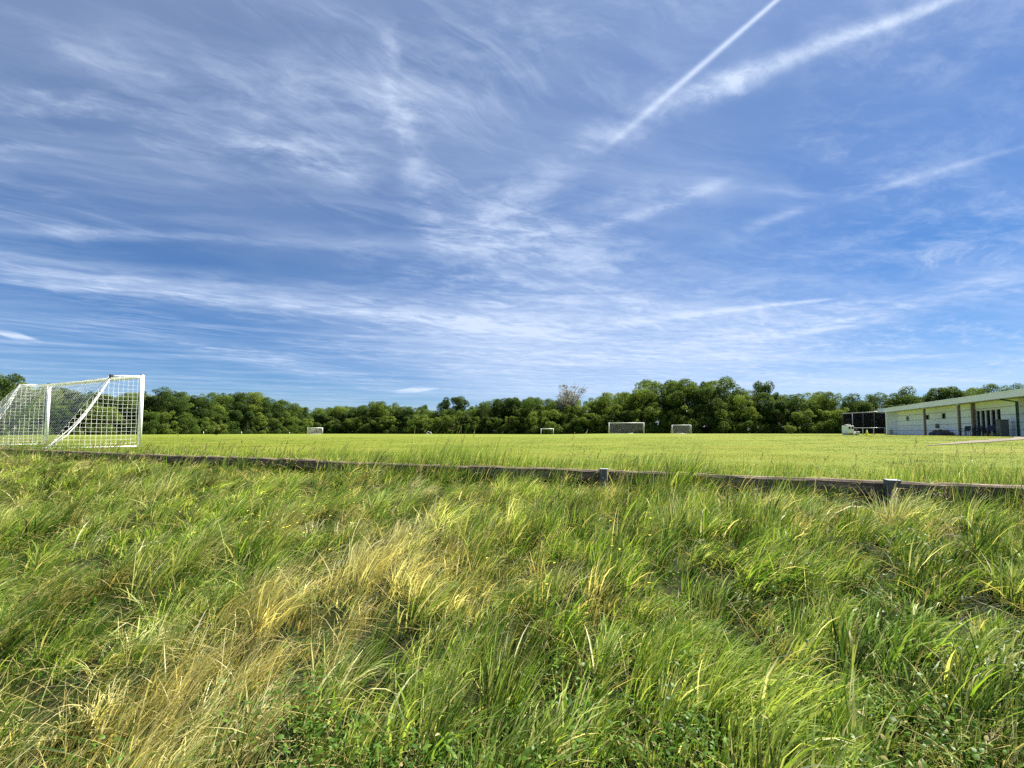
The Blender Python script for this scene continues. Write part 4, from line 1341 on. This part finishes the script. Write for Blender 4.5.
def build_world():
    w = bpy.data.worlds.new('World'); S.world = w
    w.use_nodes = True
    nt = w.node_tree
    nt.nodes.clear()
    out = N(nt, 'ShaderNodeOutputWorld')
    bg = N(nt, 'ShaderNodeBackground'); bg.inputs['Strength'].default_value = 0.05
    sky = N(nt, 'ShaderNodeTexSky', sky_type='NISHITA', sun_disc=False, sun_elevation=SUN_EL, sun_rotation=SUN_AZ, altitude=50, air_density=0.85, dust_density=0.15, ozone_density=2.5)
    tc = N(nt, 'ShaderNodeTexCoord')
    G = tc.outputs['Generated']
    nrm = N(nt, 'ShaderNodeVectorMath', operation='NORMALIZE'); nt.links.new(G, nrm.inputs[0])
    sep = N(nt, 'ShaderNodeSeparateXYZ'); nt.links.new(nrm.outputs[0], sep.inputs[0])
    zc = math_(nt, 'MAXIMUM', sep.outputs[2], 0.035)
    qx, qy = math_(nt, 'DIVIDE', sep.outputs[0], zc), math_(nt, 'DIVIDE', sep.outputs[1], zc)
    cq = N(nt, 'ShaderNodeCombineXYZ'); nt.links.new(qx, cq.inputs[0]); nt.links.new(qy, cq.inputs[1])
    Q = cq.outputs[0]

    def noise(vec, scale, detail=6.0, rough=0.6, rot=0.0, stretch=(1, 1, 1), dist=0.0, off=(0, 0, 0)):
        mp = N(nt, 'ShaderNodeMapping')
        mp.vector_type = 'TEXTURE'
        mp.inputs['Location'].default_value = off
        mp.inputs['Rotation'].default_value = (0, 0, rot)
        mp.inputs['Scale'].default_value = stretch
        nt.links.new(vec, mp.inputs[0])
        n = N(nt, 'ShaderNodeTexNoise', inputs={'Scale': scale, 'Detail': detail, 'Roughness': rough, 'Distortion': dist})
        nt.links.new(mp.outputs[0], n.inputs['Vector'])
        return n
    def lin(v, a, b):                                   # smooth step between a and b
        m = N(nt, 'ShaderNodeMapRange', interpolation_type='SMOOTHSTEP')
        nt.links.new(v, m.inputs[0]) if hasattr(v, 'is_linked') else None
        m.inputs[1].default_value, m.inputs[2].default_value = a, b
        return m.outputs[0]
    # warped cloud plane
    wn = noise(Q, 1.3, 4.0, 0.55)
    sub = N(nt, 'ShaderNodeVectorMath', operation='SUBTRACT'); nt.links.new(wn.outputs['Color'], sub.inputs[0]); sub.inputs[1].default_value = (0.5, 0.5, 0.5)
    scl = N(nt, 'ShaderNodeVectorMath', operation='SCALE'); nt.links.new(sub.outputs[0], scl.inputs[0]); scl.inputs['Scale'].default_value = 0.30
    add = N(nt, 'ShaderNodeVectorMath', operation='ADD'); nt.links.new(Q, add.inputs[0]); nt.links.new(scl.outputs[0], add.inputs[1])
    QW = add.outputs[0]
    ws = N(nt, 'ShaderNodeVectorMath', operation='SCALE'); nt.links.new(sub.outputs[0], ws.inputs[0]); ws.inputs['Scale'].default_value = 0.10
    ad2 = N(nt, 'ShaderNodeVectorMath', operation='ADD'); nt.links.new(Q, ad2.inputs[0]); nt.links.new(ws.outputs[0], ad2.inputs[1])
    QS = ad2.outputs[0]
    wn2 = noise(Q, 5.5, 5.0, 0.62)
    sb2 = N(nt, 'ShaderNodeVectorMath', operation='SUBTRACT'); nt.links.new(wn2.outputs['Color'], sb2.inputs[0]); sb2.inputs[1].default_value = (0.5, 0.5, 0.5)
    sc2 = N(nt, 'ShaderNodeVectorMath', operation='SCALE'); nt.links.new(sb2.outputs[0], sc2.inputs[0]); sc2.inputs['Scale'].default_value = 0.22
    ad3 = N(nt, 'ShaderNodeVectorMath', operation='ADD'); nt.links.new(QS, ad3.inputs[0]); nt.links.new(sc2.outputs[0], ad3.inputs[1])
    QW2 = ad3.outputs[0]

    def plane(px, py):
        d = ray(px, py); return d[0] / d[2], d[1] / d[2]

    veil_n = noise(QW, 0.55, 3.0, 0.5).outputs[0]
    veil = math_(nt, 'MULTIPLY_ADD', veil_n, 0.24, 0.02)
    veil = math_(nt, 'ADD', veil, math_(nt, 'MULTIPLY', lin(sep.outputs[2], 0.30, 0.75), 0.11))
    # long cirrus streaks; a coarse field says where they are
    a1 = math.atan2(0.30, 1.0)
    st1 = noise(QW, 1.1, 9.0, 0.62, a1, (3.2, 0.55, 1), 0.3).outputs[0]
    st2 = noise(QW, 3.6, 8.0, 0.66, a1 + 0.5, (2.0, 0.45, 1), 0.4, (3, 1, 0)).outputs[0]
    puff = noise(QW, 5.0, 8.0, 0.68, 0.3, (1.5, 0.8, 1), 0.2, (7, 2, 0)).outputs[0]
    where = noise(Q, 0.75, 2.0, 0.5, 0.4, (1.6, 0.8, 1), 0.0, (1.3, 4.2, 0)).outputs[0]
    c = math_(nt, 'MULTIPLY', lin(st1, 0.40, 0.86), 0.32)
    c = math_(nt, 'ADD', c, math_(nt, 'MULTIPLY', math_(nt, 'MULTIPLY', lin(st2, 0.45, 0.80), lin(where, 0.42, 0.64)), 0.36))
    c = math_(nt, 'ADD', c, veil)
    where2 = noise(Q, 1.1, 3.0, 0.55, 0.2, (1.3, 0.9, 1), 0.0, (5.3, 1.2, 0)).outputs[0]
    c = math_(nt, 'ADD', c, math_(nt, 'MULTIPLY', math_(nt, 'MULTIPLY', lin(puff, 0.40, 0.80), lin(where2, 0.42, 0.66)), 0.30))

    def streak(p0, p1, w0, w1, k, fade=(0.12, 0.2), grain=0.8, src=None, soft=False):
        """trail between two places of the sky; widths in picture pixels at its ends"""
        nonlocal c
        a, b = plane(*p0), plane(*p1)
        dx, dy = b[0] - a[0], b[1] - a[1]
        L = math.hypot(dx, dy); ux, uy = dx / L, dy / L
        def pw(p, q, w):                                # half width on the cloud plane
            vx, vy = q[0] - p[0], q[1] - p[1]; l = math.hypot(vx, vy); 
            e = plane(p[0] - vy / l * w / 2, p[1] + vx / l * w / 2); o = plane(*p)
            return abs(-(e[0] - o[0]) * uy + (e[1] - o[1]) * ux) + 1e-4
        wa, wb = pw(p0, p1, w0), pw(p1, p0, w1)
        s_ = N(nt, 'ShaderNodeSeparateXYZ'); nt.links.new(src or QS, s_.inputs[0])
        rx, ry = math_(nt, 'SUBTRACT', s_.outputs[0], a[0]), math_(nt, 'SUBTRACT', s_.outputs[1], a[1])
        u = math_(nt, 'ADD', math_(nt, 'MULTIPLY', rx, ux / L), math_(nt, 'MULTIPLY', ry, uy / L))
        d = math_(nt, 'ADD', math_(nt, 'MULTIPLY', rx, -uy), math_(nt, 'MULTIPLY', ry, ux))
        wd = math_(nt, 'MAXIMUM', math_(nt, 'MULTIPLY_ADD', u, wb - wa, wa), min(wa, wb) * 0.6)
        e = math_(nt, 'DIVIDE', d, wd)
        g = math_(nt, 'POWER', 2.718, math_(nt, 'MULTIPLY', math_(nt, 'MULTIPLY', e, e), -1.0))
        g = math_(nt, 'MULTIPLY', g, math_(nt, 'MULTIPLY', lin(u, 0.0, fade[0]), math_(nt, 'SUBTRACT', 1.0, lin(u, 1 - fade[1], 1.0))))
        gr = math_(nt, 'MULTIPLY_ADD', lin(puff, 0.30, 0.70), grain, 1 - grain)
        g = math_(nt, 'MULTIPLY', math_(nt, 'MULTIPLY', g, gr), k)
        c = math_(nt, 'ADD', c, g)
    # broad contrail and streaks
    streak((985, -20), (680, 100), 10, 20, 0.58, (0.02, 0.25), 0.9)
    streak((780, 62), (500, 180), 18, 34, 0.48, (0.15, 0.6), 0.9, QW2)
    streak((600, 140), (450, 250), 34, 50, 0.26, (0.3, 0.4), 0.9, QW2)
    streak((800, -20), (585, 166), 4, 8, 0.62, (0.01, 0.8), 0.2, Q)  # narrow straight bright line
    streak((740, 178), (555, 246), 9, 14, 0.34, (0.2, 0.4), 0.85)
    streak((1060, 136), (800, 212), 5, 8, 0.17, (0.05, 0.4), 0.7)
    streak((812, 207), (735, 232), 6, 12, 0.34, (0.3, 0.3), 0.75)
    streak((842, 298), (540, 331), 2.6, 9, 0.42, (0.06, 0.6), 0.4)
    streak((905, 320), (640, 350), 4, 9, 0.20, (0.2, 0.3), 0.5)
    streak((985, 354), (800, 361), 3, 4, 0.25, (0.2, 0.4), 0.4)
    streak((1060, 262), (700, 360), 16, 18, 0.16, (0.1, 0.3), 0.7)
    streak((-60, 225), (460, 252), 9, 12, 0.22, (0.1, 0.4), 0.7)
    streak((-60, 262), (620, 340), 26, 32, 0.30, (0.1, 0.3), 0.6)
    streak((-60, 275), (560, 330), 9, 12, 0.12, (0.1, 0.3), 0.7)
    streak((60, 312), (440, 400), 22, 18, 0.20, (0.15, 0.3), 0.6)
    streak((386, 6), (398, 150), 14, 26, 0.20, (0.25, 0.3), 1.0, QW2)
    streak((380, 60), (450, 275), 26, 40, 0.34, (0.25, 0.35), 1.0, QW2)
    streak((420, 236), (660, 262), 34, 44, 0.34, (0.25, 0.35), 0.9, QW2)
    streak((0, 30), (190, 66), 40, 30, 0.26, (0.3, 0.4), 0.9, QW2)
    streak((-20, 108), (130, 92), 24, 16, 0.28, (0.3, 0.4), 0.9, QW2)
    streak((-40, 160), (85, 146), 16, 12, 0.26, (0.3, 0.4), 0.9, QW2)
    streak((200, 112), (380, 190), 40, 32, 0.30, (0.3, 0.3), 1.0, QW2)
    streak((240, 60), (420, 100), 40, 40, 0.18, (0.3, 0.3), 1.0, QW2)
    streak((560, 200), (760, 190), 26, 26, 0.20, (0.3, 0.3), 0.95, QW2)
    streak((400, 290), (900, 335), 80, 70, 0.32, (0.3, 0.3), 0.5)
    streak((300, 345), (900, 362), 44, 34, 0.36, (0.3, 0.3), 0.4)
    streak((380, 388), (1060, 384), 34, 26, 0.52, (0.25, 0.2), 0.3)
    streak((-6, 334), (34, 337), 7, 6, 0.9, (0.3, 0.3), 0.5, Q)
    streak((399, 389), (431, 391), 5, 5, 1.0, (0.3, 0.3), 0.6, Q)
    # whiter towards the horizon, as the air is
    cl = math_(nt, 'MINIMUM', c, 0.93)
    hs = N(nt, 'ShaderNodeHueSaturation', inputs={'Saturation': 1.36, 'Value': 0.55})
    nt.links.new(mixc(nt, 1.0, sky.outputs[0], (0.90, 0.98, 1.14), 'MULTIPLY'), hs.inputs['Color'])
    col = mixc(nt, cl, hs.outputs[0], (4.4, 5.15, 6.5))
    nt.links.new(col, bg.inputs[0])
    nt.links.new(bg.outputs[0], out.inputs[0])
    w.cycles.sampling_method = 'MANUAL'; w.cycles.sample_map_resolution = 512


build_world()
sl = bpy.data.lights.new('sun', 'SUN')
sl.energy = 5.0
sl.angle = math.radians(0.5)
sl.color = (1.0, 0.95, 0.86)
so = bpy.data.objects.new('sun', sl); COL.objects.link(so)
dirv = Vector((math.sin(SUN_AZ) * math.cos(SUN_EL), math.cos(SUN_AZ) * math.cos(SUN_EL), math.sin(SUN_EL)))
so.rotation_euler = dirv.to_track_quat('Z', 'Y').to_euler()
so.location = dirv * 60

S.view_settings.view_transform = 'Standard'
S.view_settings.look = 'None'
S.view_settings.exposure = 1.75
S.view_settings.gamma = 1.0
S.cycles.max_bounces = 7
S.cycles.diffuse_bounces = 4
S.cycles.transmission_bounces = 5
S.cycles.glossy_bounces = 2
S.cycles.use_denoising = False
S.cycles.sample_clamp_indirect = 6
S.cycles.use_adaptive_sampling = True
S.cycles.adaptive_threshold = 0.006
